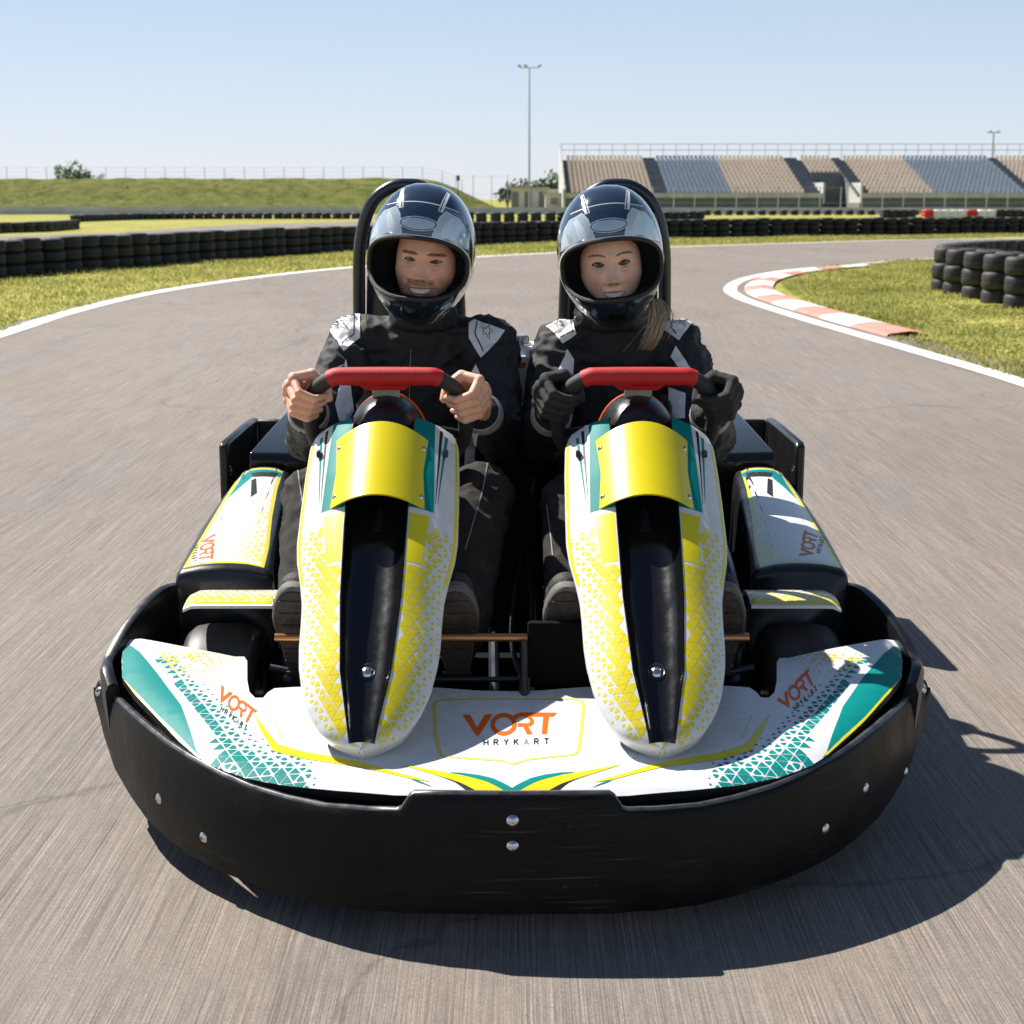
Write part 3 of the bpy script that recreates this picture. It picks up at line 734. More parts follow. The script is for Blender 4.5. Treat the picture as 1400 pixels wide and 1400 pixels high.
# ------------------------------------------------------------------ grandstand
t = thing('grandstand', 'long open grandstand with rows of beige and grey seats', 'grandstand', (10, 170, 0))
NR, D0, DR, Z0, ZR = 11, 170.0, 1.45, 1.75, .395
PB = 11.35
def gx(px): return (px - 700) / PB
XL, XR = gx(766), gx(1480)
tun0, tun1 = gx(1084), gx(1128)
aisles = [(gx(873), gx(891)), (gx(1060), gx(1080)), (gx(1125), gx(1138)), (gx(1334), gx(1347))]
b = B()
for k in range(NR):
    y = D0 + k * DR; z = Z0 + k * ZR
    for x0, x1 in (((XL, tun0), (tun1, XR)) if k < 6 else ((XL, XR),)):
        b.box(((x0 + x1) / 2, y + DR / 2, z / 2), (x1 - x0, DR - .004, z))
b.build('terrace', 'stand_grey', t, smooth=False)
for x0, x1 in aisles:
    b = B()
    for k in range(NR):
        for h in (0, 1):
            b.box(((x0 + x1) / 2, D0 + k * DR + DR * (.27 + .5 * h), Z0 + k * ZR + .05 + .1 * h), (x1 - x0 - .1, DR * .48, .1 + .2 * h))
    b.build('aisle_steps', 'stand_dark', t, smooth=False)
b = B(); b.box((XL - .15, D0 + 8, 3.0), (.28, 15.6, .1))
b = B(); b.prism([(D0 - .2, 0), (D0 - .2, 2.3), (D0 + 16, 7.0), (D0 + 16, 0)], XL - .3, XL - .02, f=lambda a, z, x: (x, a, z)); b.build('end_wall', 'concrete', t, smooth=False)
b = B(); b.box(((XL + tun0) / 2, D0 - .25, 1.62), (tun0 - XL, .4, .5)); b.build('parapet', 'concrete', t, smooth=False); b = B(); b.box(((XR + tun1) / 2, D0 - .25, 1.62), (XR - tun1, .4, .5)); b.build('parapet', 'concrete', t, smooth=False)
b = B()
for x0, x1 in ((XL, tun0), (tun1, XR)):
    n_ = int((x1 - x0) / 3.2)
    for k in range(n_): b = B(); b.box((x0 + (k + .5) * (x1 - x0) / n_, D0 - .05, .62), ((x1 - x0) / n_ - .35, .1, .95)); b.build('front_panel', 'stand_dark', t, smooth=False)
b = B(); b.box((tun0 - .1, D0 + 2.6, 1.9), (.22, 6, 2.2)); b.build('tunnel_wall', 'concrete', t, smooth=False); b = B(); b.box((tun1 + .1, D0 + 2.6, 1.9), (.22, 6, 2.2)); b.build('tunnel_wall', 'concrete', t, smooth=False)
b = B(); b.box(((tun0 + tun1) / 2, D0 + 8.4, 2.0), (tun1 - tun0, .2, 4.0)); b.build('tunnel_back', 'stand_dark', t, smooth=False)
b = B()
for x in np.arange(XL, XR, 1.5): b.tube([(x, D0 + 15.7, 5.6), (x, D0 + 15.7, 7.6)], .035, n=5)
for z in (7.58, 6.9): b.tube([(XL, D0 + 15.7, z), (XR, D0 + 15.7, z)], .035, n=5)
b.tube([(XL - .15, D0 - .1, 3.0), (XL - .15, D0 + 15.7, 7.9)], .05, n=6)
for k in range(9): b.tube([(XL - .15, D0 + k * 1.9, 2.2 + k * .6), (XL - .15, D0 + k * 1.9, 3.05 + k * .6)], .04, n=5)
b.build('back_railing', 'galv', t)
def seat_b():
    s = B(); s.box((0, .30, .20), (.36, .42, .07)); s.box((0, .52, .38), (.36, .08, .40)); s.box((0, .4, .08), (.08, .1, .16)); return s
SB = seat_b()
def sect(x):
    for a, c in ((770, 872), (971, 1059), (1082, 1124), (1139, 1221), (1348, 1475)):
        if gx(a) <= x <= gx(c): return 0
    for a, c in ((893, 970), (1222, 1333)):
        if gx(a) <= x <= gx(c): return 1
seat_me = []
for m in ('seat_beige', 'seat_grey'):
    me = SB.mesh('seat'); me.materials.append(MATS[m]); seat_me.append(me)
rest = B(); cnt = 0
for k in range(NR):
    for x in np.arange(XL + .3, XR, .50):
        c = sect(x)
        if c is None or (k < 6 and tun0 - .2 < x < tun1 + .2): continue
        p = Vector((x, D0 + k * DR + .5, Z0 + k * ZR))
        if k == 0 and cnt < 100:
            o = bpy.data.objects.new('seat', seat_me[c]); COL.objects.link(o); o.parent = t; o.location = p - Vector(t.location); cnt += 1
        else: rest.extend(SB, c); n_ = len(SB.v); rest.v[-n_:] = [v + p for v in rest.v[-n_:]]
struct(rest.build('seat_rows', ['seat_beige', 'seat_grey'], t, smooth=False), 'stuff')

# ================================================================== THE KART (faces -Y)
KART = thing('go_kart', 'two seat go kart with white, yellow and teal bodywork on the track', 'go-kart', (0, 3.3, 0))
def px_on(px, py, fy, Y0=2.6):
    Y = Y0
    for _ in range(30): p = at_y(px, py, Y); Y = Y + .6 * (fy(abs(p.x)) - Y)
    return at_y(px, py, Y)
PLAN = [(0, 2.43), (.14, 2.434), (.28, 2.453), (.42, 2.51), (.585, 2.635), (.70, 2.77), (.78, 2.89), (.83, 2.995), (.86, 3.095)]
def yplan(x): return float(np.interp(x, [p[0] for p in PLAN], [p[1] for p in PLAN]))
def yplan_s(x): return sum(yplan(max(0, x + d)) if x + d >= 0 else yplan(-(x + d)) for d in (-.06, -.03, 0, .03, .06)) / 5
TOPS = [(700, 1085, 1250), (630, 1084.5, 1250), (565, 1084, 1249), (558, 1088, 1249), (547, 1105, 1248), (540, 1107, 1247), (500, 1106, 1245), (440, 1101, 1237), (388, 1090, 1224), (338, 1075, 1208), (295, 1056, 1191), (253, 1033, 1169), (222, 1013, 1146), (193, 990, 1118), (172, 971, 1088), (151, 951, 1050), (138, 937, 1005), (131, 929, 964)]
half = []
for px, pt, pb in TOPS:
    p = px_on(px, pt, yplan_s); q = at_y(px, pb, p.y); half.append((p.x, p.y, p.z, max(q.z, .035)))
half[0] = (0, *half[0][1:])
full = half[::-1] + [(-x, y, a, b_) for x, y, a, b_ in half[1:]]
rings = []
for i, (x, y, zt, zb) in enumerate(full):
    a = full[max(i - 1, 0)]; c = full[min(i + 1, len(full) - 1)]
    tg = Vector((c[0] - a[0], c[1] - a[1])).normalized(); nn = Vector((tg.y, -tg.x))
    def q(o, z): return Vector((x + nn.x * o, y + nn.y * o, z))
    h = zt - zb
    rings.append([q(0, zb), q(.006, zb + .35 * h), q(.006, zb + .7 * h), q(.001, zt - .016), q(-.004, zt - .004), q(-.010, zt), q(-.017, zt - .001), q(-.022, zt - .006), q(-.024, zt - .016), q(-.018, zt - .03), q(-.014, zb + .5 * h), q(-.012, zb)])
b = B(); b.loft(rings)
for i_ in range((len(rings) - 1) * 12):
    if i_ % 12 in (4, 5, 6): b.m[i_] = 1  # top rim faces take the painted highlight
bump = b.build('front_bumper', ['bumper_black', 'bumper_rim_highlight'], KART, ang=40)
bb = bvh_of(b)
def bolt(p, nrm, r=.0095, parent=None, h=.006):
    k = B(); k.lathe(p - nrm * .002, nrm, [(r * 1.15, 0), (r * 1.15, h * .25), (r, h * .5), (r * .75, h * .85), (r * .38, h), (r * .34, h * .55)], n=16)
    return k.build('bolt', 'steel', parent)
for px, py in [(217, 1092), (278, 1145), (701, 1122.5), (701, 1157.5), (1184, 1078), (1129, 1134), (155, 1073), (135, 945), (1238, 1056), (1263, 941)]:
    d = Vector(ray(px, py)); h = bb.ray_cast(Vector((0, 0, CAM_H)), d.normalized())
    if h[0] is None: continue
    n_ = h[1] if h[1].dot(d) < 0 else -h[1]; bolt(h[0], n_, parent=bump)
# tall side guards behind the bumper ends
def guard(k):
    P = smooth_path([at_y(px, py, Y) for px, py, Y in [(146, 935, 2.955), (139, 911, 3.0), (141, 896, 3.06), (160, 860, 3.13), (185, 827, 3.21), (213, 802, 3.29), (231, 796, 3.335), (246, 795, 3.35)]], 4)
    rs = []
    for i, p in enumerate(P):
        t = P[min(i + 1, len(P) - 1)] - P[max(i - 1, 0)]; t = Vector((t.x, t.y)).normalized(); n_ = Vector((-t.y, t.x))
        def q(o, z): return Vector((p.x + n_.x * o, p.y + n_.y * o, z))
        rs.append([q(-.004, .14), q(.004, p.z - .02), q(-.002, p.z - .004), q(-.012, p.z), q(-.022, p.z - .004), q(-.027, p.z - .02), q(-.022, .12)])
    b = B(); b.loft(rs); return b
for k in (-1, 1): guard(k).side(k).build('side_guard', 'plastic_black', KART, ang=45)

# ---- nose panel with its graphics
PZ0, PY0, PK = .245, 2.5, .15
def onp(px, py): p = at_plane(px, py, PZ0, PY0, PK); return (p.x, p.y)
LEFT = [(700, 945), (660, 944), (600, 939), (500, 938), (404, 938), (375, 940), (366, 946), (360, 953.5), (349, 954), (341, 946), (338, 930), (338, 905), (334, 899), (321, 899), (294, 893), (255, 885), (217, 878), (193, 874), (178, 874), (169, 880), (166, 895), (167, 920), (185, 944), (216, 977), (243, 1004), (270, 1027), (290, 1039), (313, 1048), (336, 1056), (390, 1066), (460, 1074), (540, 1081), (620, 1083), (700, 1084)]
lp = [onp(*p) for p in LEFT]; lp[0] = (0, lp[0][1]); lp[-1] = (0, lp[-1][1])
outl = lp + [(-x, y) for x, y in lp[-2:0:-1]]
front_edge = [Vector(p) for p in lp[19:]] + [Vector((-x, y)) for x, y in lp[-2:18:-1]]
def seg_d(p, P):
    best = 9
    for a, c in zip(P, P[1:]):
        ab = c - a; t = max(0, min(1, (p - a).dot(ab) / max(ab.length_squared, 1e-9))); best = min(best, (p - a - ab * t).length)
    return best
def panel_z(x, y):
    z = PZ0 + PK * (y - PY0); d = seg_d(Vector((x, y)), front_edge); wd = .045
    if d < wd: z -= .010 * (1 - d / wd) ** 2.2
    z += .004 * noise.noise(Vector((x * 5, y * 7, 1.3)))
    return z
vs, fs = subdiv_poly(outl, .022)
top = B(); top.add([(x, y, panel_z(x, y)) for x, y in vs], fs); pb = bvh_of(top)
def shell(b, th, m=0):
    n = len(b.v); e = {}
    for f in b.f:
        for i in range(len(f)): a, c = f[i], f[(i + 1) % len(f)]; e[(a, c)] = 1
    out = B(); out.v = b.v[:] + [v + Vector((0, 0, -th)) for v in b.v]; out.f = [f[:] for f in b.f] + [[i + n for i in f[::-1]] for f in b.f]
    out.f += [[c, a, a + n, c + n] for (a, c) in e if (c, a) not in e]; out.m = [m] * len(out.f); return out
pan = shell(top, .014); pan.m = [0 if i < len(top.f) else 4 for i in range(len(pan.f))]
down = Vector((0, 0, -1))
def fpan(x, y): return Vector((x, y, 1)), down
def pl(poly, m, layer=1, step=.03, px=True, mir=True):
    q = [onp(*p) for p in poly] if px else poly
    lay(pan, pb, q, m, fpan, layer, .008, .0008)
    if mir: lay(pan, pb, [(-x, y) for x, y in q][::-1], m, fpan, layer, .008, .0008)
PM = ['white_panel', 'yellow', 'teal', 'orange', 'black_decal', 'grey_decal', 'yellow_pale']
# corner bands: teal with a fine yellow foot line
C5 = lambda L: [(120 + x / 2.5912, 560 + y / 2.5912) for x, y in L]
pl(C5([(116, 850), (120, 828), (150, 830), (185, 862), (250, 940), (330, 1050), (388, 1200), (380, 1196), (250, 1072), (132, 945), (114, 938)]), 2, 1)
pl(C5([(126, 941), (132, 945), (250, 1072), (380, 1196), (398, 1210), (400, 1217), (388, 1212), (250, 1084), (127, 950)]), 1, 2)
pl(C5([(205, 905), (235, 925), (330, 1040), (400, 1150), (395, 1140), (300, 1015)]), 5, 3, mir=True) if False else None
# teal triangles fading inward along the band
rg = random.Random(8)
A_ = Vector(onp(*C5([(255, 905)])[0])); B_ = Vector(onp(*C5([(430, 1210)])[0])); C_ = Vector(onp(*C5([(700, 1310)])[0]))
inner_line = [A_, Vector(onp(*C5([(320, 1010)])[0])), Vector(onp(*C5([(385, 1105)])[0])), B_, Vector(onp(*C5([(560, 1283)])[0])), C_]
white_stripe = [Vector(onp(*p)) for p in C5([(195, 868), (255, 930), (330, 1035), (400, 1150), (440, 1232)])]
def left_of(p):                                   # signed: is the point on the inner side of the white stripe?
    best = None
    for a, c in zip(white_stripe, white_stripe[1:]):
        ab = c - a; t = max(0, min(1, (p - a).dot(ab) / max(ab.length_squared, 1e-9))); d = (p - a - ab * t); s_ = ab.x * d.y - ab.y * d.x
        if best is None or d.length < best[0]: best = (d.length, s_, t)
    return best
def ftri(x, y):
    p = Vector((x, y)); d, s_, t = left_of(p)
    if s_ < 0 and y > B_.y + .0: return 0
    if d < .016 and y > B_.y - .02: return 0
    de = seg_d(p, inner_line)
    along = max(0, min(1, (A_.y - y) / (A_.y - B_.y)))
    W = .045 + .075 * along
    if x > C_.x + .02: W *= max(0, 1 - (x - C_.x - .02) / .06)
    f = 1.05 - de / max(W, 1e-4) * .95
    return min(f, .86) if f > .1 else 0
xs = [p[0] for p in lp]; tri = lattice(.025, -.86, -.30, 2.42, 3.05, ftri, rg, .18)
for q in tri:
    lay(pan, pb, q, 2, fpan, 2, .008, .0004); lay(pan, pb, [(-x, y) for x, y in q][::-1], 2, fpan, 2, .008, .0004)
def fyel(x, y):
    d, s_, t = left_of(Vector((x, y)))
    if s_ < 0 or d < .02: return 0
    a0 = Vector(onp(*C5([(330, 880)])[0])); f = .72 - (Vector((x, y)) - a0).length / .13 * .6
    return f if rg.random() < .75 else 0
for q in lattice(.018, -.80, -.50, 2.70, 3.05, fyel, rg, .3):
    lay(pan, pb, q, 1, fpan, 3, .008, .0004); lay(pan, pb, [(-x, y) for x, y in q][::-1], 1, fpan, 3, .008, .0004)
# yellow wing strokes
pl(C5([(588, 1080), (630, 1130), (672, 1182), (760, 1210), (881, 1232), (881, 1254), (760, 1234), (655, 1205), (610, 1130)]), 1, 2)
pl([(459.5, 1035.5), (500, 1044), (545, 1058), (590, 1070), (560, 1066), (500, 1051), (459.5, 1044)], 1, 2)
pl(C5([(648, 1075), (690, 1162), (682, 1160)]), 6, 2)
C6 = lambda L: [(560 + x / 4.6667, 900 + y / 4.6667) for x, y in L]
pl(C6([(-60, 680), (0, 690), (150, 718), (330, 752), (480, 790), (620, 842), (655, 843), (655, 851), (470, 851), (330, 800), (150, 745), (0, 698)]), 1, 3)
pl(C6([(250, 732), (330, 735), (440, 750), (530, 772), (655, 825), (655, 844), (600, 836), (480, 788), (330, 752)]), 2, 2)
pl(C6([(150, 745), (330, 803), (470, 851), (395, 851), (290, 795)]), 4, 2)
pl(C6([(0, 775), (60, 787), (150, 818), (60, 796)]), 2, 2)
# badge frame and lettering
fr = arc(220, 300, 65, 38, 180, 270, 6) + arc(1045, 300, 65, 38, 270, 360, 6) + [(1095, 480)] + arc(1030, 580, 50, 45, 0, 90, 5) + [(750, 655), (658, 685), (595, 660)] + arc(240, 585, 55, 45, 90, 180, 5) + [(165, 480)]
frp = [onp(*p) for p in C6(fr)]
for q in strip(frp, .006, True): lay(pan, pb, q, 6, fpan, 3, .008, .0004)
def write(dst, bvh, fn, to, org, ax, up, mo=3, mk=4, layer=4, sub=True, subscale=1., step=.0):
    """VORT over HRYKART; org = lower left of the V in photo pixels, ax / up the full word's width and letter height"""
    ox, oy = org
    def m(x, y): return to(ox + ax[0] * x / 603 + up[0] * y / 143, oy + ax[1] * x / 603 + up[1] * y / 143)
    for i, p in enumerate(vort()): lay(dst, bvh, [m(*q) for q in p], mo, fn, layer + .4 * (i % 5), .008, .0004)
    if sub:
        for i, (ch, p) in enumerate(letters('HRYKART', 137, 64.5, 36 * subscale, 8.0 * subscale)): lay(dst, bvh, [m(x, y - 62) for x, y in p], 5 if ch == 'A' else mk, fn, layer + .4 * (i % 5), .008, .0004)
write(pan, pb, fpan, onp, (632.2, 1006), (129.2, 0), (0, -30.6))
write(pan, pb, fpan, onp, (294, 956), (49, 37), (9, -20), subscale=1.2)
write(pan, pb, fpan, onp, (1072, 974), (45, -42), (-11, -18), subscale=1.2)
pan.build('nose_panel', PM, KART, ang=50)
sk = B(); n_ = len(front_edge); rs = []
for i, p in enumerate(front_edge):
    t = (front_edge[min(i + 1, n_ - 1)] - front_edge[max(i - 1, 0)]).normalized(); no = Vector((t.y, -t.x)) * -1
    z = panel_z(p.x, p.y) - .012
    rs.append([Vector((p.x + no.x * o, p.y + no.y * o, zz)) for o, zz in ((.006, z), (.016, z - .03), (.045, .15), (.06, .10), (.075, .10), (.03, z))])
sk.loft(rs); sk.build('nose_skirt', 'plastic_black', KART, ang=50)

# ---- the two nose fairings
E0, E1 = Vector((0, 2.60, .285)), Vector((0, 3.22, .76)); EL = (E1 - E0).length; ET = (E1 - E0) / EL; EN = Vector((0, -ET.z, ET.y))
HWP = [(560, .10), (578, .118), (588, .134), (598, .146), (612, .155), (650, .158), (700, .159), (744, .159), (770, .154), (800, .143), (825, .136), (850, .1335), (885, .132), (912, .128), (948, .117), (970, .105), (984, .094), (1000, .078), (1012, .062), (1022, .045), (1029, .026), (1034, .008)]
ledge = np.linspace(0, 1, 400); pyl = [proj_py(*(E0 + ET * EL * l)[1:]) for l in ledge]
def l_of(py, nn=0.):
    best = min(range(400), key=lambda i: abs(proj_py(*(E0 + ET * EL * ledge[i] + EN * nn)[1:]) - py)); return float(ledge[best])
py_end = pyl[-1]
def hw(l):
    py = float(np.interp(l, ledge, pyl)); return float(np.interp(py, [a for a, _ in HWP], [c for _, c in HWP])) * max(.12, (1 - (1 - min(1, l / .05)) ** 2) ** .5)
def hc(l): return float(np.interp(l, [0, .05, .2, .5, .8, 1], [.010, .022, .040, .055, .066, .060]))
LC = l_of(1012, .02)
def cw(l): return float(np.interp(l, [LC, LC + .02, .19, .40, .62, 1], [.022, .0245, .046, .057, .061, .064]))
def dep(l): return float(np.interp(l, [LC, LC + .015, .2, .5, .8, 1], [.006, .012, .030, .042, .05, .05]))
def fsurf(l, x, X0, ch=True):
    wv = hw(l); q = min(1, abs(x) / wv); n_ = hc(l) * (1 - q ** 2.6)
    if ch and abs(x) < cw(l) - 1e-6 and l >= LC: n_ -= dep(l) * (1 - (abs(x) / cw(l)) ** 2.2) ** .75 + .003
    return E0 + ET * EL * l + EN * n_ + Vector((X0 + x, 0, 0))
def fairing(X0, seed, woman):
    rows = sorted(set(list(np.linspace(0, .12, 22)) + list(np.linspace(.12, 1, 64)) + [LC, LC + .0008])); rows = [r for r in rows]
    b = B(); tr = B()
    inn = list(np.linspace(0, 1, 15))
    def cols(l):
        wv = hw(l); c = min(cw(max(l, LC)), wv * .6)
        o = [wv - (wv - c) * (1 - (1 - k) ** 1.6) for k in np.linspace(0, 1, 18)]
        return [-x for x in o] + [x for x in o[::-1]], c
    # flanks
    for sgn in (-1, 1):
        rings = []
        for l in rows:
            wv = hw(l); c = min(cw(max(l, LC)), wv * .6)
            o = [wv - (wv - c) * k ** 1.0 for k in 1 - (1 - np.linspace(0, 1, 20)) ** 1.0]
            rings.append([fsurf(l, sgn * x, X0, False) for x in o])
        b.loft(rings, 0, closed=False, caps=False)
    rings = []
    for l in rows:
        if l > LC: break
        wv = hw(l); c = min(cw(LC), wv * .6); rings.append([fsurf(l, x, X0, False) for x in np.linspace(-c, c, 9)])
    b.loft(rings, 0, closed=False, caps=False)
    bv = bvh_of(b); base_f = len(b.f)
    # edge return, so that the moulding has thickness
    for sgn in (-1, 1):
        b.loft([[fsurf(l, sgn * hw(l), X0, False) + EN * d + Vector((sgn * e, 0, 0)) for d, e in ((0, 0), (-.004, .0015), (-.010, 0), (-.03, -.006))] for l in rows], 0, closed=False, caps=False)
    tipL = [fsurf(0, -hw(0), X0, False) + EN * d for d in (0, -.004, -.010, -.03)]; tipR = [fsurf(0, hw(0), X0, False) + EN * d for d in (0, -.004, -.010, -.03)]
    b.add(tipL + tipR[::-1] + [fsurf(0, 0, X0, False)], [[0, 1, 2, 3, 4, 5, 6, 7, 8]])
    def fn(x, v): return E0 + ET * v + Vector((X0 + x, 0, 0)) + EN * .4, -EN
    def bandp(f0, f1, py0, py1, m, layer, n=16, nn=.03):
        l0, l1 = l_of(py0, nn), l_of(py1, nn); L = [l0 + (l1 - l0) * i / n for i in range(n + 1)]
        for sgn in (-1, 1):
            for a, c in zip(L, L[1:]):
                lay(b, bv, [(sgn * f0(a), a * EL), (sgn * f1(a), a * EL), (sgn * f1(c), c * EL), (sgn * f0(c), c * EL)], m, fn, layer, .006)
    lerp_ = lambda l, a, c, pa, pc: a + (c - a) * max(0, min(1, (l - l_of(pa, .03)) / (l_of(pc, .03) - l_of(pa, .03))))
    bandp(lambda l: cw(l) + .0015, lambda l: lerp_(l, .112, .107, 704, 590), 704, 578, 2, 2)                 # teal field round the plate
    bandp(lambda l: lerp_(l, .1145, .117, 692, 590), lambda l: lerp_(l, .1152, .123, 692, 590), 692, 588, 4, 2)
    bandp(lambda l: lerp_(l, .1185, .128, 690, 596), lambda l: lerp_(l, .1195, .134, 690, 596), 690, 594, 2, 2)
    bandp(lambda l: hw(l) * .957, lambda l: hw(l) * .992, 800, 606, 1, 2, nn=.005)                            # yellow outer rim
    bandp(lambda l: cw(l) + .004, lambda l: lerp_(l, .094, .1045, 772, 714), 775, 712, 1, 2)                  # solid yellow shoulders
    rg = random.Random(seed); yl = [l_of(p, .03) * EL for p in (1030, 712)]
    def fy(x, v):
        l = v / EL; wv = hw(l); c = cw(max(l, LC)) if l > LC else 0
        q = (abs(x) - c - .006) / max(wv - c, .02)
        if abs(x) > wv * .985 or (l > LC and abs(x) < c + .005): return 0
        p = (l - yl[0] / EL) / (yl[1] / EL - yl[0] / EL)
        if l > l_solid and abs(x) < lerp_(l, .096, .1065, 772, 714): return 0
        if p > .94: return 0
        e = 1.03 - 1.0 * max(0, q - .24 - .2 * max(0, p - .5)) ** .8
        if p < .12: e = max(e, .55) - .1
        return min(1.1, e)
    l_solid = l_of(776, .03)
    for t_ in lattice(.0205, -.17, .17, yl[0], yl[1], fy, rg, .08, .955): lay(b, bv, t_, 1, fn, 1.5, .008)
    o = b.build('nose_fairing', ['white_panel', 'yellow', 'teal', 'orange', 'black_decal', 'grey_decal'], KART, ang=60)
    # black gloss channel let into it
    c = B(); rings = []
    for l in [r for r in rows if r >= LC]:
        cc = cw(l); rings.append([fsurf(l, x, X0, False) + EN * .0015 for x in (-cc - .0015, -cc + .001)] + [fsurf(l, cc * .985 * math.sin(k * math.pi / 2), X0, True) for k in np.linspace(-1, 1, 19)] + [fsurf(l, x, X0, False) + EN * .0015 for x in (cc - .001, cc + .0015)])
    c.loft(rings, 0, closed=False, caps=False)
    r0 = rings[0]; c.add([r0[0] + Vector((0, 0, -.0)), *r0[1:]], [list(range(len(r0)))], 0)
    ch = c.build('air_channel', 'gloss_black', o, ang=60)
    cbv = bvh_of(c); h = cbv.ray_cast(*fn(0, l_of(922, -.0) * EL)); p = h[0]
    k = B(); k.lathe(p, EN, [(.019, -.004), (.019, .001), (.015, .003), (.012, .001)], n=20); k.build('washer', 'plastic_black', o)
    bolt(p + EN * .002, EN, .0105, o, .006)
    # yellow plate bridging the channel
    pb_ = B(); rings = []
    lb, lt = l_of(697, .045), l_of(603, .045)
    for l in np.linspace(lb, lt, 14):
        ww = .0985 if l < lb + (lt - lb) * .93 else .0945
        rings.append([E0 + ET * EL * l + EN * (.042 + .050 * (1 - (x / .0985) ** 2)) + Vector((X0 + x, 0, 0)) for x in np.linspace(-ww, ww, 25)])
    # top edge bows upward in the middle
    for k, x in enumerate(np.linspace(-1, 1, 25)): rings[-1][k] += ET * .012 * (1 - x * x)
    pb_.loft(rings, 0, closed=False, caps=False)
    n0 = len(pb_.v); pb_.v += [v - EN * .004 for v in pb_.v]; e = {}
    for f in pb_.f:
        for i in range(4): e[(f[i], f[(i + 1) % 4])] = 1
    pb_.f += [[i + n0 for i in f[::-1]] for f in pb_.f] + [[c_, a, a + n0, c_ + n0] for a, c_ in e if (c_, a) not in e]; pb_.m = [0] * len(pb_.f)
    pp = pb_.build('number_plate', 'yellow', o, ang=50)
    pbv = bvh_of(pb_)
    for sx in (-.087, .087):
        for l in (lb + .035, lt - .035):
            h = pbv.ray_cast(*fn(sx, l * EL)); bolt(h[0], h[1] if h[1].dot(EN) > 0 else -h[1], .006, pp, .004)
    # dark duct under the plate and the black cowl behind it
    d = B(); 
    rings = [[E0 + ET * EL * l + EN * (.03 + .046 * (1 - (x / .1) ** 2)) + Vector((X0 + x * .88, 0, 0)) for x in np.linspace(-.1, .1, 15)] for l in np.linspace(lb + .10, lt - .01, 6)]
    d.loft(rings, 0, closed=False, caps=False); r0 = rings[0]; d.add([*r0, *[fsurf(lb + .10, x, X0, True) for x in (.06, 0, -.06)]], [list(range(len(r0) + 3))]); d.build('duct', 'plastic_black', o, ang=60)
    cz = B(); cz.sphere(Vector((X0, 3.275, .735)), (.086, .115, .108), n=20); cz.build('column_cowl', 'plastic_black', o, ang=60)
    cr = B(); cr.tube([Vector((X0 + .084 * math.cos(R(a)), 3.315, .735 + .103 * math.sin(R(a)))) for a in range(5, 176, 6)], .0035, n=6); cr.build('cowl_trim', 'orange', o)
    for sgn in (-1, 1):
        h = bv.ray_cast(*fn(sgn * .131, l_of(628, .01) * EL))
        if h[0] is not None:
            k = B(); k.box(h[0] + EN * .004, (.010, .022, .014), bev=.003); k.build('clip', 'plastic_black', o)
    return o
fairing(-.268, 1, False); fairing(.268, 2, True)

# ---- side pods
def pod_z(y): return .44 + .085 * (y - 3.35)
POD0 = B(); rings = []
for y in [3.325, 3.332, 3.345, 3.40] + list(np.linspace(3.5, 4.15, 8)) + [4.2, 4.215]:
    q = (y - 3.33) / .88; xo = -.752 - .012 * math.sin(q * 3); xi = -.532 - .085 * max(0, q) ** .8; zt = pod_z(y) - (.012 if y < 3.33 else .004 if y < 3.34 else 0) - (.012 if y > 4.21 else 0)
    r_ = .022
    top_ = [(xo, zt - .06), (xo + .002, zt - r_)] + [(xo + r_ - r_ * math.cos(R(a)), zt - r_ + r_ * math.sin(R(a))) for a in (25, 50, 75, 90)] + [(xo + (xi - xo) * k, zt + .010 * math.sin(math.pi * k)) for k in (.25, .4, .5, .6, .75)] + [(xi - r_ + r_ * math.sin(R(a)), zt - r_ + r_ * math.cos(R(a))) for a in (0, 25, 50, 75)] + [(xi, zt - r_), (xi + .004, zt - .06)]
    rings.append([Vector((x, y, z)) for x, z in top_] + [Vector((xi + .02, y, .12)), Vector((xo - .01, y, .12))])
POD0.loft(rings, 0)
def fpod(x, y): return Vector((x, y, 2)), down
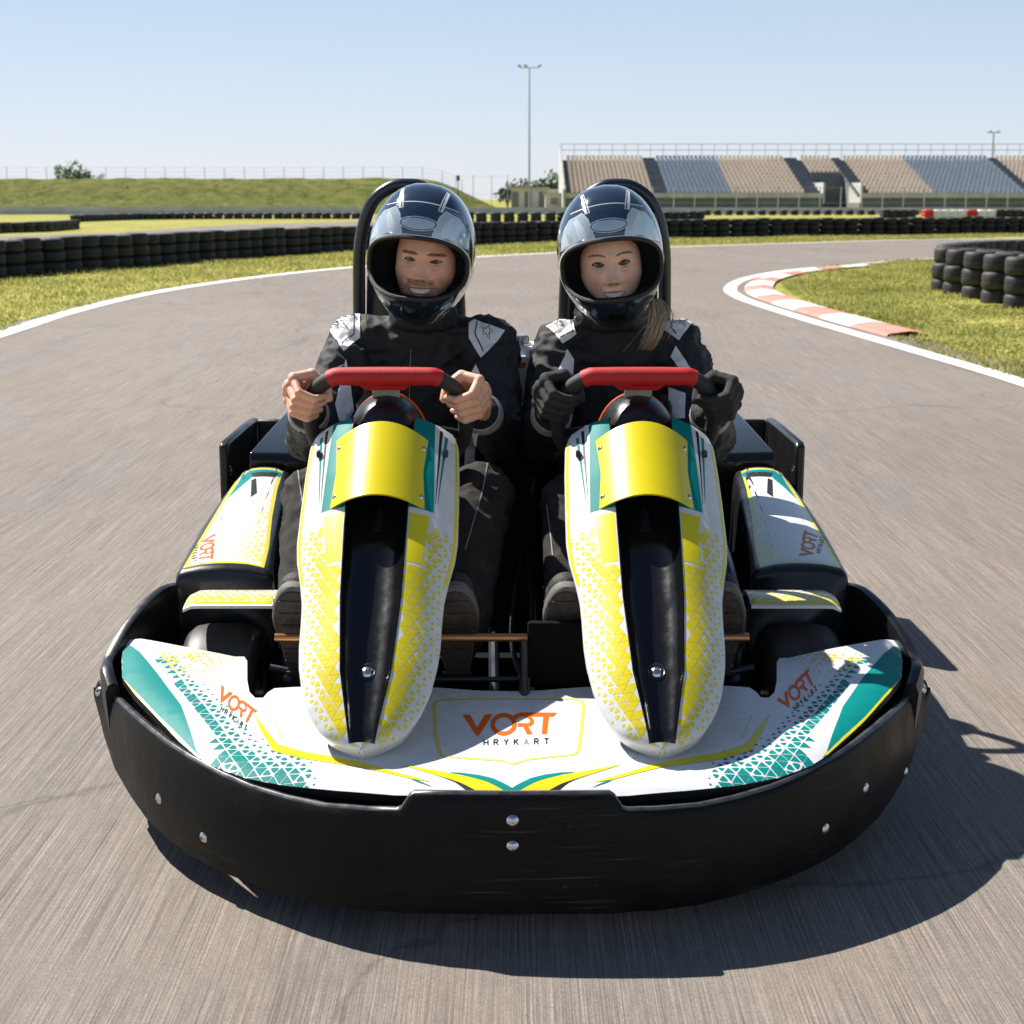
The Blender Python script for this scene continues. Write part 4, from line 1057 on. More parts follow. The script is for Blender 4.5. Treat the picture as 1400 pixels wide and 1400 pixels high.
for k in (-1, 1):
    pod = B(); pod.extend(POD0.side(k)); pv = bvh_of(pod); k_ = -k
    top_poly = lambda a, c: [(x * k_, y) for x, y in [(-.738 + a, 3.35 + c), (-.745 + a, 3.8), (-.752 + a, 4.19 - c), (-.634 - a, 4.19 - c), (-.622 - a, 4.0), (-.598 - a, 3.75), (-.568 - a, 3.5), (-.556 - a, 3.35 + c), (-.60, 3.352 + c * 1.0)]]
    lay(pod, pv, top_poly(0, 0), 1, fpod, 1, .008)                                             # yellow edge
    lay(pod, pv, top_poly(.009, .012), 0 + 2, fpod, 2, .008)                                   # white field
    mx = lambda L: [(x * k_, y) for x, y in L]
    lay(pod, pv, mx([(-.738, 4.17), (-.63, 4.17), (-.632, 4.12), (-.70, 4.11), (-.728, 3.95), (-.738, 3.9)]), 3, fpod, 3, .008)
    lay(pod, pv, mx([(-.715, 4.14), (-.64, 4.15), (-.642, 4.10), (-.70, 4.09)]), 5, fpod, 4, .008)
    lay(pod, pv, mx([(-.700, 4.06), (-.690, 4.08), (-.664, 3.93), (-.674, 3.89)]), 5, fpod, 4, .008)
    rg = random.Random(40 + k)
    def fp(x, y):
        x = x * k_; q = (x + .70) / .15 if y < 3.7 else (x + .70) / .12
        if x > -.556 - .085 * max(0, (y - 3.35) / .88) ** .8 - .002 or y < 3.375 or y > 4.12: return 0
        f = -.15 + 1.15 * q - .55 * max(0, (y - 3.55)) ; return min(.88, f)
    for t_ in lattice(.025, -.76, .76, 3.36, 4.1, fp, rg, .12): lay(pod, pv, t_, 1, fpod, 3, .008)
    pl_pod = lambda px, py: (lambda p: (p.x, p.y))(at_plane(px, py, .445, 3.35, .085))
    if k < 0: write(pod, pv, fpod, pl_pod, (275, 733), (-5, 36), (21, -2), mo=4, mk=5, layer=5, subscale=1.2)
    else: write(pod, pv, fpod, pl_pod, (1111, 765), (9, -37), (-20, -2), mo=4, mk=5, layer=5, subscale=1.2)
    pod.build('side_pod', ['plastic_black', 'yellow', 'white_panel', 'teal', 'orange', 'black_decal', 'grey_decal'], KART, ang=50)

# ---- wheels, mudguards, steering gear
def wheel(xc, y, z, r, wd, k):
    h = wd / 2
    t = B(); t.lathe((xc, y, z), (1, 0, 0), [(r * .56, -h * .9), (r * .75, -h), (r * .90, -h * .93), (r * .97, -h * .75), (r, -h * .4), (r, h * .4), (r * .97, h * .75), (r * .90, h * .93), (r * .75, h), (r * .56, h * .9)], n=48); t.f = [f for f in t.f if len(f) < 10]; t.m = t.m[:len(t.f)]
    o = t.build('wheel', 'kart_tyre', KART, ang=60)
    rm = B(); rm.lathe((xc, y, z), (1, 0, 0), [(r * .57, -h * .88), (r * .5, -h * .8), (r * .46, -h * .3), (r * .2, -h * .25), (r * .16, -h * .7), (r * .16, h * .7), (r * .2, h * .25), (r * .46, h * .3), (r * .5, h * .8), (r * .57, h * .88)], n=32, close=True); rm.build('rim', 'steel', o)
for k in (-1, 1):
    wheel(.622 * k, 3.20, .175, .172, .165, k); wheel(.64 * k, 4.42, .185, .185, .21, k)
    f = B(); rings = []
    for a in np.linspace(62, 108, 12):
        y = 3.13 - .212 * math.cos(R(180 - a)) * -1; y = 3.155 - .215 * math.cos(R(180 - a)) * 1 if False else 3.155 - .2 * math.cos(R(a)) * -1 if False else 3.20 - .215 * math.cos(R(180 - a))
        rings.append((y, .205 + .215 * math.sin(R(a))))
    rr = [[Vector((-.695 + .0 + .012 * (i in (0,)) , y, z)) for i, (y, z) in enumerate(rings)]]
    X_ = np.linspace(-.695, -.505, 12); g_ = []
    for x in X_:
        e = min(1, (x + .70) / .03); g_.append([Vector((x, y, z - .012 * (1 - e) ** 2)) for y, z in rings])
    f.loft(g_, 0, closed=False, caps=False); n0 = len(f.v); ed = {}
    for q in f.f:
        for i in range(4): ed[(q[i], q[(i + 1) % 4])] = 1
    f.v += [v - Vector((0, 0, .006)) for v in f.v]; f.f += [[i + n0 for i in q[::-1]] for q in f.f] + [[c_, a, a + n0, c_ + n0] for a, c_ in ed if (c_, a) not in ed]; f.m = [0] * len(f.f)
    fl = f.side(k); fv = bvh_of(fl); rg = random.Random(9)
    zf = lambda x, y: (Vector((x, y, 1)), down)
    def ff(x, y): q = (3.30 - y) / .16; return min(.85, .1 + .9 * q)
    for t_ in lattice(.019, min(-.69 * -k, -.495 * -k), max(-.69 * -k, -.495 * -k), 3.14, 3.30, ff, rg, .15): lay(fl, fv, t_, 1, zf, 2, .006)
    lay(fl, fv, [(x * -k, y) for x, y in [(-.692, 3.14), (-.508, 3.14), (-.508, 3.15), (-.692, 3.15)]], 1, zf, 1, .006)
    for j in range(7):
        x0 = -.60 + j * .013; lay(fl, fv, strip([(x0 * -k, 3.24), ((x0 + .006) * -k, 3.265)], .003)[0], 2, zf, 3, .05)
    fo = fl.build('mudguard', ['white_panel', 'yellow', 'black_decal'], KART, ang=50)
    br = B(); br.box((.480 * k, 3.15, .375), (.012, .15, .09), bev=.004); br.tube([(.478 * k, 3.13, .36), (.475 * k, 3.1, .20)], .011, n=10); br.build('mudguard_bracket', 'metal_black', fo)
    st = B(); st.tube([(.46 * k, 3.10, .12), (.455 * k, 3.08, .33)], .014, n=12); st.box((.44 * k, 3.08, .27), (.05, .05, .03), bev=.006); st.lathe((.455 * k, 3.08, .345), (0, 0, 1), [(.02, -.02), (.02, .01), (.012, .014), (.012, .03), (.006, .032)], n=12)
    st.tube([(.50 * k, 3.05, .30), (.30 * k, 3.02, .27)], .008, n=8); st.tube([(.46 * k, 3.08, .30), (.36 * k, 3.18, .24), (.30 * k, 3.3, .2)], .009, n=8)
    st.tube([(.54 * k, 3.13, .175), (.44 * k, 3.11, .18), (.38 * k, 3.1, .16)], .016, n=10); st.box((.40 * k, 3.05, .22), (.1, .05, .05), bev=.01)
    for j in range(4): st.lathe((.425 * k + .018 * j * k, 3.05, .335 - .03 * j), (0, -1, .3), [(.012, 0), (.012, .02), (.008, .022)], n=8)
    st.build('steering_knuckle', 'metal_black', KART)
tb = B(); tb.tube([(-.47, 2.935, .398), (.47, 2.935, .398)], .0085, n=12); tb.build('tie_rod', 'brass', KART)
pd = B(); pd.box((.108, 2.93, .365), (.155, .02, .135), bev=.006); pd.tube([(.02, 2.93, .38), (.03, 2.93, .22)], .006, n=8); pd.build('pedal_plate', 'floor_black', KART)
pd = B(); pd.tube([(.024, 2.9, .40), (.025, 2.86, .27)], .007, n=8); pd.lathe((.025, 2.88, .30), (0, .4, 1), [(.011, -.03), (.011, .03)], n=10); pd.tube([(-.16, 2.97, .30), (.03, 2.97, .30)], .006, n=8); pd.build('pedal_linkage', 'metal_black', KART)

# ---- floor, frame tubes, inner bodywork
fl = B(); fl.prism([(-.62, 2.95), (-.42, 2.72), (.42, 2.72), (.62, 2.95), (.62, 4.6), (-.62, 4.6)], .055, .07); fl.build('floor_pan', 'floor_black', KART)
fr_ = B()
for k in (-1, 1):
    fr_.tube(smooth_path([Vector((.20 * k, 2.58, .10)), Vector((.38 * k, 2.66, .10)), Vector((.42 * k, 3.0, .10)), Vector((.40 * k, 3.6, .10)), Vector((.42 * k, 4.6, .12))], 5), .016)
    fr_.tube(smooth_path([Vector((.44 * k, 3.25, .12)), Vector((.50 * k, 3.28, .30)), Vector((.505 * k, 3.45, .40)), Vector((.52 * k, 3.9, .42)), Vector((.55 * k, 4.3, .3))], 6), .016)
    fr_.tube(smooth_path([Vector((.035 * k, 2.95, .12)), Vector((.04 * k, 3.3, .22)), Vector((.05 * k, 3.7, .45)), Vector((.06 * k, 4.1, .55))], 6), .013)
    fr_.tube(smooth_path([Vector((.55 * k, 3.32, .2)), Vector((.49 * k, 3.30, .34)), Vector((.47 * k, 3.36, .45)), Vector((.475 * k, 3.6, .5))], 6), .011)
fr_.tube([(-.45, 2.99, .11), (.45, 2.99, .11)], .016); fr_.tube([(-.45, 4.45, .2), (.45, 4.45, .2)], .02)
fr_.build('frame_tubes', 'frame_navy', KART)
hs = B(); hs.tube(smooth_path([Vector((.02, 3.05, .25)), Vector((.045, 3.2, .36)), Vector((.03, 3.4, .5)), Vector((.0, 3.6, .58))], 8), .007); hs.tube(smooth_path([Vector((.055, 3.08, .2)), Vector((.0, 3.22, .30)), Vector((.02, 3.4, .45)), Vector((.05, 3.6, .6))], 8), .006); hs.build('hose', 'plastic_black', KART)
ib = B(); ib.box((0, 3.75, .40), (.12, .7, .34), bev=.02); ib.box((0, 3.95, .62), (.2, .3, .16), bev=.02)
for j in range(4): ib.box((.0, 3.6, .56 + j * .035), (.13 - .015 * j, .02, .014), bev=.003)
ib.build('engine_cover', 'floor_black', KART)
bh = B(); bh.box((0, 2.96, .16), (.9, .02, .2), bev=.004); bh.box((0, 2.93, .265), (.5, .05, .02), bev=.004); bh.build('footwell_wall', 'floor_black', KART)
bh = B(); bh.box((0, 4.16, .30), (1.1, .02, .46), bev=.004); bh.build('added_bulkhead', 'floor_black', KART)  # added dark plate, fills the sunlit gap seen between the legs
# tank between the drivers
tk = B(); tk.box((.005, 3.96, .79), (.20, .20, .19), bev=.025); tk.box((.005, 3.852, .80), (.14, .012, .13), bev=.005); tko = tk.build('fuel_tank', 'tank_white', KART)
k = B(); k.lathe((.02, 3.93, .884), (0, 0, 1), [(.030, 0), (.030, .006), (.024, .008), (.024, .022), (.02, .026)], n=20); k.build('cap', 'steel', tko)
k = B(); k.box((.018, 3.845, .842), (.034, .002, .014)); k.build('warning_sticker', 'orange', tko)
# rear side boxes and rear guards
for k in (-1, 1):
    bx = B(); bx.loft([[Vector(p) for p in q] for q in ([(-.735, 4.235, .20), (-.735, 4.235, .535), (-.50, 4.235, .525), (-.50, 4.235, .2)], [(-.735, 4.24, .20), (-.735, 4.25, .555), (-.50, 4.25, .548), (-.50, 4.24, .2)], [(-.70, 4.58, .2), (-.69, 4.58, .612), (-.50, 4.58, .607), (-.50, 4.58, .2)], [(-.70, 4.74, .2), (-.69, 4.74, .615), (-.50, 4.74, .61), (-.5, 4.74, .2)])])
    bx.side(k).build('battery_box', 'gloss_black', KART, ang=20, bevel=.008)
    g_ = B(); P = [(4.25, .26), (4.25, .572), (4.27, .582), (4.6, .583), (4.78, .578), (4.78, .26)]
    g_.prism(P, -.822, -.795, f=lambda y, z, x: (x, y, z)); g_.prism([(4.75, .26), (4.75, .575), (4.78, .575), (4.78, .26)], -.794, -.56, f=lambda y, z, x: (x, y, z))
    go = g_.side(k).build('rear_guard', 'plastic_black', KART, ang=30, bevel=.008)
    bolt(Vector((.795 * k, 4.27, .50)), Vector((-k, 0, 0)), .012, go)
rb = B(); rb.tube([(-.78, 4.75, .35), (.78, 4.75, .35)], .04, n=14); rb.build('rear_bumper', 'plastic_black', KART)

# ---- seats with their head hoops
for k in (-1, 1):
    x0 = .268 * k
    s_ = B(); rings = []
    prof = [(3.50, .30, .15), (3.52, .315, .17), (3.75, .27, .185), (3.95, .28, .19), (4.02, .36, .19), (4.06, .55, .19), (4.10, .78, .18), (4.12, .90, .14), (4.125, .93, .09)]
    for y, z, hw_ in prof:
        up_ = .0 if z < .3 else .0
        row = []
        for u in np.linspace(-1, 1, 15):
            lift = .16 * max(0, abs(u) - .55) ** 1.4 / .45
            row.append(Vector((x0 + u * hw_, y - lift * (.6 if y > 3.99 else 0), z + lift * (.6 if y <= 3.99 else 0))))
        rings.append(row)
    s_.loft(rings, 0, closed=False, caps=False)
    o = s_.build('seat', 'plastic_black', KART, ang=60); md = o.modifiers.new('t', 'SOLIDIFY'); md.thickness = .012
    h = B(); P = smooth_path([Vector((x0 + dx, y, z)) for dx, y, z in [(-0.139, 4.10, .45), (-0.134, 4.06, .80), (-0.130, 4.03, 1.0), (-.122, 4.01, 1.14), (-.092, 4.0, 1.235), (-.045, 4.0, 1.277), (0, 4.0, 1.285), (.045, 4.0, 1.277), (.092, 4.0, 1.235), (.122, 4.01, 1.14), (0.130, 4.03, 1.0), (0.134, 4.06, .80), (0.139, 4.10, .45)]], 6)
    h.tube(P, .0165, n=12); h.build('head_hoop', 'frame_navy', o)
    h = B(); h.loft([[Vector((x0 + u * hw_, 4.07 - .015 * (1 - u * u), z)) for u in np.linspace(-1, 1, 11)] + [Vector((x0 + u * hw_, 4.105, z)) for u in np.linspace(1, -1, 11)] for z, hw_ in [(.86, .118), (.95, .116), (1.05, .112), (1.12, .095), (1.17, .07), (1.185, .04)]]); h.build('head_pad', 'frame_navy', o, ang=60)

# ---- steering wheels
SWD = Vector((0, -.55, .835)); SWN = Vector((0, -.835, -.55))       # in-plane up, normal towards the front
SWC = {-1: Vector((-.268, 3.292, .783)), 1: Vector((.268, 3.292, .783))}
def rim_pt(k, a):                                                   # a in degrees, 90 = top
    c, s_ = math.cos(R(a)), math.sin(R(a)); e = 2.5
    x = .168 * math.copysign(abs(c) ** (2 / e), c); y = .138 * math.copysign(abs(s_) ** (2 / 2.6), s_)
    y = min(y, .121)
    return SWC[k] + Vector((x, 0, 0)) + SWD * y
for k in (-1, 1):
    r = B(); P = [rim_pt(k, a) for a in np.arange(0, 360, 4)]; r.tube(P, .0165, n=14, closed=True)
    so_ = r.build('steering_wheel', 'rubber_grip', KART, ang=60)
    q = [rim_pt(k, a) for a in np.arange(129, 50, -3)]; b = B(); b.tube(q, [.0185 + .0015 * math.sin(math.pi * i / (len(q) - 1)) for i in range(len(q))], n=16)
    b.loft([[SWC[k] + Vector((x, 0, 0)) + SWD * y + SWN * n_ for x, y in ((-w1, y0), (w1, y0), (w2, y1), (-w2, y1))] for (n_, w1, w2, y0, y1) in ((-.008, .062, .04, .112, .092), (.011, .062, .04, .112, .092))])
    b.build('red_grip', 'red_grip', so_, ang=50)
    b = B(); b.loft([[SWC[k] + Vector((x, 0, 0)) + SWD * y + SWN * n_ for x, y in ((-.03, .095), (.03, .095), (.024, -.05), (-.024, -.05))] for n_ in (-.003, .003)])
    b.build('spoke', 'cuff_grey', so_)
    b = B()
    for sg in (-1, 1): b.loft([[SWC[k] + Vector((sg * x, 0, 0)) + SWD * y + SWN * n_ for x, y in ((.015, .0), (.015, -.04), (.155, -.052), (.155, -.03))] for n_ in (-.003, .003)])
    b.build('side_spoke', 'metal_black', so_)
    b = B(); b.lathe(SWC[k], SWN, [(.035, -.012), (.035, .03), (.02, .035), (.018, .12), (.018, .35)], n=18); b.build('steering_column', 'metal_black', so_)

# ================================================================== THE DRIVERS
CAMP = Vector((0, 0, CAM_H))
def fcam(px, py): return CAMP, Vector(ray(px, py)).normalized()
def helm_r(d):
    p = 2.25
    a = .1275 * (1 - .24 * max(0, -d.z) ** 2 - .04 * max(0, d.z) ** 2); c_ = .172 if d.z > 0 else .170
    b_ = (.150 + .024 * math.exp(-((d.z + .55) / .32) ** 2)) if d.y < 0 else .165
    return (abs(d.x / a) ** p + abs(d.y / b_) ** p + abs(d.z / c_) ** p) ** (-1 / p)
def helm_xz(x, z):
    lo, hi = -.25, 0.0
    f = lambda y: Vector((x, y, z)).length - helm_r(Vector((x, y, z)).normalized())
    if f(0) > 0: return Vector((x, 0, z)).normalized() * helm_r(Vector((x, 0, z)).normalized())
    for _ in range(40):
        m_ = (lo + hi) / 2
        if f(m_) > 0: lo = m_
        else: hi = m_
    return Vector((x, lo, z))
def opening(n=96, grow=1.0):
    out = []
    for i in range(n):
        a = 2 * math.pi * i / n; c, s_ = math.cos(a), math.sin(a)
        x = .1165 * math.copysign(abs(c) ** .72, c) * grow
        if s_ > 0: z = -.022 + .064 * abs(s_) ** .62 * grow + .005 * (1 - (x / .12) ** 2)
        else: z = -.022 - .071 * abs(s_) ** .9 * grow
        out.append((x, z))
    return out
def helmet(person, C, roll, yaw=0):
    M4 = Matrix.Translation(C) @ Matrix.Rotation(R(yaw), 4, 'Z') @ Matrix.Rotation(R(roll), 4, 'Y')
    op = opening(); edge = [helm_xz(x, z) for x, z in op]; pole = Vector((0, .96, .28)).normalized()
    rings = []
    for v in np.linspace(0, .985, 46):
        ring = []
        for e in edge:
            d0 = e.normalized(); ang = d0.angle(pole); ax = d0.cross(pole).normalized()
            d = Matrix.Rotation(ang * v, 3, ax) @ d0; ring.append(d * helm_r(d))
        rings.append(ring)
    b = B(); b.loft(rings, 0, caps=False); b.add(rings[-1], [list(range(len(edge)))])
    hv = bvh_of(b)
    fn = lambda x, z: (Vector((x, -1, z)), Vector((0, 1, 0)))
    def pt(poly, m, layer, mir=True, step=.008):
        lay(b, hv, poly, m, fn, layer, step * .7, .0003)
        if mir: lay(b, hv, [(-x, z) for x, z in poly][::-1], m, fn, layer, step * .7, .0003)
    # brow flank patches, silver with white keylines
    patch = [(.034, .050), (.046, .097), (.058, .112), (.074, .104), (.088, .098), (.102, .078), (.112, .05), (.1165, .028), (.09, .040), (.07, .050)]
    pt(patch, 1, 1)
    pt([(.070, .052), (.080, .090), (.072, .102), (.056, .075), (.052, .0515)], 2, 2)
    pt([(.094, .043), (.102, .074), (.110, .05), (.113, .034)], 2, 2)
    for q in strip([(.034, .050), (.046, .097), (.058, .112), (.074, .104), (.088, .098), (.102, .078), (.112, .05)], .0022): pt(q, 2, 3)
    # line above the aperture
    up_ = [(x, z) for x, z in opening(96, 1.035) if z > -.03]; up_ = sorted(up_)
    for q in strip([(x, z + .003) for x, z in up_], .0032): pt(q, 2, 4, False)
    # crown bars and arcs
    pt([(.040, .112), (.052, .108), (.058, .150), (.050, .155)], 2, 2); pt([(.043, .113), (.046, .112), (.0525, .151), (.0505, .152)], 0, 3)
    for q in strip([(x, .128 - 2.2 * x * x) for x in np.linspace(-.085, .085, 25)], .0016): pt(q, 2, 4, False)
    # forehead oval
    o_ = lambda rx, rz: [(.0 + rx * math.cos(R(a)), .079 + rz * math.sin(R(a))) for a in range(0, 360, 12)]
    pt(o_(.045, .0165), 2, 4, False, .01); pt(o_(.043, .0148), 0, 5, False, .01); pt(o_(.040, .0125), 3, 6, False, .01)
    # lower flashes
    pt([(.112, -.045), (.118, -.02), (.124, -.01), (.120, -.06), (.105, -.10), (.088, -.128), (.080, -.118), (.098, -.085)], 5, 1)
    pt([(.104, -.076), (.092, -.094), (.060, -.128), (.036, -.160), (.052, -.150), (.078, -.122)], 2, 2)
    pt([(.078, -.099), (.104, -.084), (.090, -.120), (.054, -.152), (.022, -.163), (.046, -.128)], 5, 3)
    for q in strip([(.118, -.02), (.108, -.062), (.092, -.097), (.066, -.124), (.034, -.163)], .0022): pt(q, 2, 4)
    pt([(.0, -.128), (.022, -.126), (.018, -.138), (.0, -.142)], 4, 2)
    n0 = len(b.v)
    b.v = [M4 @ v for v in b.v]
    o = b.build('helmet', ['helmet_shell', 'helmet_silver', 'helmet_white', 'helmet_silver', 'plastic_black', 'helmet_chrome'], person, ang=60)
    vr = []
    for f_ in np.linspace(0, 1, 12):
        row = []
        for x in np.linspace(-.113, .113, 41):
            z0 = max(q[1] for q in opening(96) if abs(q[0] - x) < .006 and q[1] > -.03) + .006; z1 = .126 - 3.0 * x * x
            z = z0 + (max(z1, z0 + .004) - z0) * f_; p_ = helm_xz(x, z); row.append(M4 @ (p_ * (1 + .0055 / p_.length)))
        vr.append(row)
    vb = B(); vb.loft(vr, 0, closed=False, caps=False); vo_ = vb.build('visor', 'visor_clear', o, ang=80); md = vo_.modifiers.new('t', 'SOLIDIFY'); md.thickness = .002
    # aperture seal and padding
    tb = B(); tb.tube([M4 @ (p * 1.002) for p in edge], .0052, n=8, closed=True); tb.build('seal', 'rubber_grip', o)
    ln = B(); cx = Vector((0, 0, -.028)); rr = []
    for sc_x, sc_z, dy in ((1.0, 1.0, .0), (.985, .965, .012), (.93, .93, .025), (.80, .95, .035), (.64, 1.0, .043), (.58, 1.1, .06), (.60, 1.2, .10)):
        rr.append([M4 @ Vector((p.x * sc_x, max(p.y, -.125 if p.z < -.06 else p.y) * (1 if dy == 0 else .97) + dy + (.012 if dy > .03 and p.z < -.07 else 0), -.022 + (p.z + .022) * sc_z)) for p in edge])
    ln.loft(rr, 0, caps=False); ln.build('lining', 'helmet_lining', o, ang=60)
    return M4

def face_mesh(man, seed):
    """front of the head as a fine height field; x across, z up from the eye line, d forwards"""
    st = .0011; xs = np.arange(-.079, .0791, st); zs = np.arange(-.128, .1001, st); X, Z = np.meshgrid(xs, zs)
    G = lambda cx, cz, sx, sz: np.exp(-((X - cx) / sx) ** 2 - ((Z - cz) / sz) ** 2)
    G2 = lambda cx, cz, sx, sz: G(cx, cz, sx, sz) + G(-cx, cz, sx, sz)
    wj = np.where(Z < -.03, .079 - .30 * (-.03 - Z) ** 1.0 * (.75 if man else .9), .079)
    q = 1 - np.abs(X / wj) ** 2.3 - np.abs((Z + .012) / .125) ** 2.6
    D = .100 * np.sqrt(np.clip(q, .0005, 1))
    D += .004 * G2(.028, .020, .020, .008) * (1.4 if man else .8)
    D -= .0140 * G2(.033, .001, .017, .012)
    nz = np.clip((.006 - Z) / .044, 0, 1); below = np.where(Z < -.040, np.exp(-((Z + .040) / .006) ** 2), 1.0)
    nw = .0075 + .004 * nz; D += (.005 + .021 * nz ** 1.2) * np.exp(-(X / nw) ** 2) * below * np.where(Z < .012, 1, np.exp(-((Z - .012) / .012) ** 2))
    D += .006 * G(0, -.036, .011, .009) + .0105 * G2(.0135, -.040, .0062, .0065) * (1.1 if man else .9)
    D += .0095 * G2(.038, -.034, .017, .015) + .003 * G2(.052, -.012, .02, .014)
    for k in np.linspace(0, 1, 9): D -= (.0022 if man else .0017) * G2(.019 + .018 * k, -.044 - .026 * k, .0038, .006)
    for k in np.linspace(0, 1, 6): D -= .0010 * G2(.024 + .018 * k, -.0125 - .003 * math.sin(k * 3), .0045, .0022)
    for j_ in (-1, 0, 1):
        for k in np.linspace(0, 1, 5): D -= (.0009 if man else .0004) * G2(.050 + .010 * k, .001 + j_ * (.003 + .003 * k), .0025, .0011)
    lump = np.array([[noise.noise(Vector((x * 42, z * 42, seed * 1.7))) + .5 * noise.noise(Vector((x * 95, z * 95, seed * 2.1))) for x in xs] for z in zs]); D += .0009 * lump
    D += .008 * G(0, -.105, .022, .016) - .004 * G(0, -.090, .03, .007)
    ml = (.0300 if man else .0285); zm = -.0715 + 9.5 * X ** 2 + (.05 if man else -.035) * X ; hm = (.0066 if man else .0060) * np.clip(1 - np.abs(X / ml) ** 2.4, 0, 1); dz = Z - zm
    D += .004 * np.exp(-((dz) / .016) ** 2) * np.clip(1 - (X / .04) ** 2, 0, 1)
    D += .0032 * np.exp(-((dz - hm - .0028) / .0026) ** 2) * np.clip(1 - (X / .03) ** 2, 0, 1) + .0046 * np.exp(-((dz + hm + .0038) / .0034) ** 2) * np.clip(1 - (X / .027) ** 2, 0, 1)
    inm = (np.abs(dz) < hm) & (np.abs(X) < ml)
    D_surf = D.copy(); D = np.where(inm, D - .010, D)
    U = np.abs(X) - .033; e_up = (.0040 if man else .0051) * np.clip(1 - np.abs(U / .0145) ** 2, 0, 1); e_lo = (.0029 if man else .0037) * np.clip(1 - np.abs(U / .0145) ** 2.2, 0, 1)
    ez = Z - .0006 - U * .10
    ine = (ez < e_up) & (ez > -e_lo) & (np.abs(U) < .0145)
    D += .0022 * np.exp(-((ez - e_up - .0018) / .0018) ** 2) * (np.abs(U) < .017) + .0012 * np.exp(-((ez + e_lo + .0016) / .0018) ** 2) * (np.abs(U) < .016)
    eye_d = float(D_surf[np.argmin(np.abs(zs)), np.argmin(np.abs(xs - .033))])
    D = np.where(ine, D - .009, D)
    # colour of the skin, darker at the eye sockets, nostrils and mouth
    rng = np.random.RandomState(seed); nzv = np.array([[noise.noise(Vector((x * 70, z * 70, seed))) for x in xs] for z in zs]); nf = np.array([[noise.noise(Vector((x * 420, z * 260, seed + 5))) for x in xs] for z in zs])
    base = np.array([.90, .51, .355] if man else [.92, .58, .44])
    C = np.ones(X.shape + (3,)) * base * (1 + .07 * nzv[..., None] + .05 * nf[..., None])
    def blend(mask, col): 
        m_ = np.clip(mask, 0, 1)[..., None]; C[:] = C * (1 - m_) + np.array(col) * m_
    blend(.40 * G2(.042, -.036, .02, .018), [.60, .22, .16]); blend(.35 * G(0, -.040, .016, .010), [.58, .22, .16])
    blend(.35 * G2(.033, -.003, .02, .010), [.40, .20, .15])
    lip = ((dz > hm - .0004) & (dz < hm + .0048 * np.clip(1 - (X / .030) ** 2, 0, 1)) | (dz < -hm + .0004) & (dz > -hm - .0072 * np.clip(1 - (X / .029) ** 2, 0, 1))) & (np.abs(X) < .031)
    if man:
        bd = np.clip((-.050 - Z + 6 * 0) / .012, 0, 1) * np.clip(1.25 - np.abs(X) * 4, 0, 1)
        bd = np.maximum(bd, np.clip((np.abs(X) - .040) / .014, 0, 1) * np.clip((-.030 - Z) / .03, 0, 1))
        stache = np.clip(1.25 - np.abs(Z + .0550 - 7.0 * X ** 2) / .0078, 0, 1) * (np.abs(X) < .034)
        gt = np.clip(1.4 - np.sqrt((X / .036) ** 2 + ((Z + .088) / .030) ** 2) * 1.05, 0, 1)
        blend(np.clip(np.maximum(np.maximum(bd * .50, stache * .62), gt * .66) * (1 + 1.1 * nf), 0, .9), [.045, .034, .030])
        D += .0012 * np.clip(np.maximum(stache, gt), 0, 1) * (1 + nf)
    blend(lip * .8, [.42, .15, .13] if man else [.56, .17, .17])
    br = Z - (.0165 if man else .0205) - (.0015 if man else .004) * (1 - ((np.abs(X) - .040) / .022) ** 2); bw = .0040 * np.clip(1.2 - np.abs((np.abs(X) - .034) / .024) ** 3, 0, 1) * (1.15 if man else .8)
    blend(np.clip((bw - np.abs(br)) / .0012, 0, 1) * np.clip(.85 + .9 * nf, 0, .97), [.032, .019, .013] if man else [.12, .065, .04])
    lash = (ez >= e_up - .0004) & (ez < e_up + (.0020 if man else .0030)) & (np.abs(U) < .0155)
    blend(lash * (.75 if man else .95), [.03, .018, .014])
    blend((ez <= -e_lo + .0003) & (ez > -e_lo - .0012) & (np.abs(U) < .0145), [.22, .10, .08])
    blend(inm * .9, [.10, .03, .03]); blend(G2(.0085, -.0455, .0042, .0022) * .8, [.12, .045, .035])
    blend(ine * 1., [.25, .1, .09])
    V = []; F = []; CC = []
    n_, m_ = X.shape
    for i in range(n_):
        for j in range(m_): V.append((X[i, j], -D[i, j], Z[i, j])); CC.append(C[i, j])
    ok = q > .012
    for i in range(n_ - 1):
        for j in range(m_ - 1):
            if ok[i, j] and ok[i + 1, j] and ok[i, j + 1] and ok[i + 1, j + 1]: F.append([i * m_ + j, i * m_ + j + 1, (i + 1) * m_ + j + 1, (i + 1) * m_ + j])
    td = lambda x: float(np.interp(x, xs, D_surf[np.argmin(np.abs(zs + .0715))]))
    return V, F, CC, eye_d, td

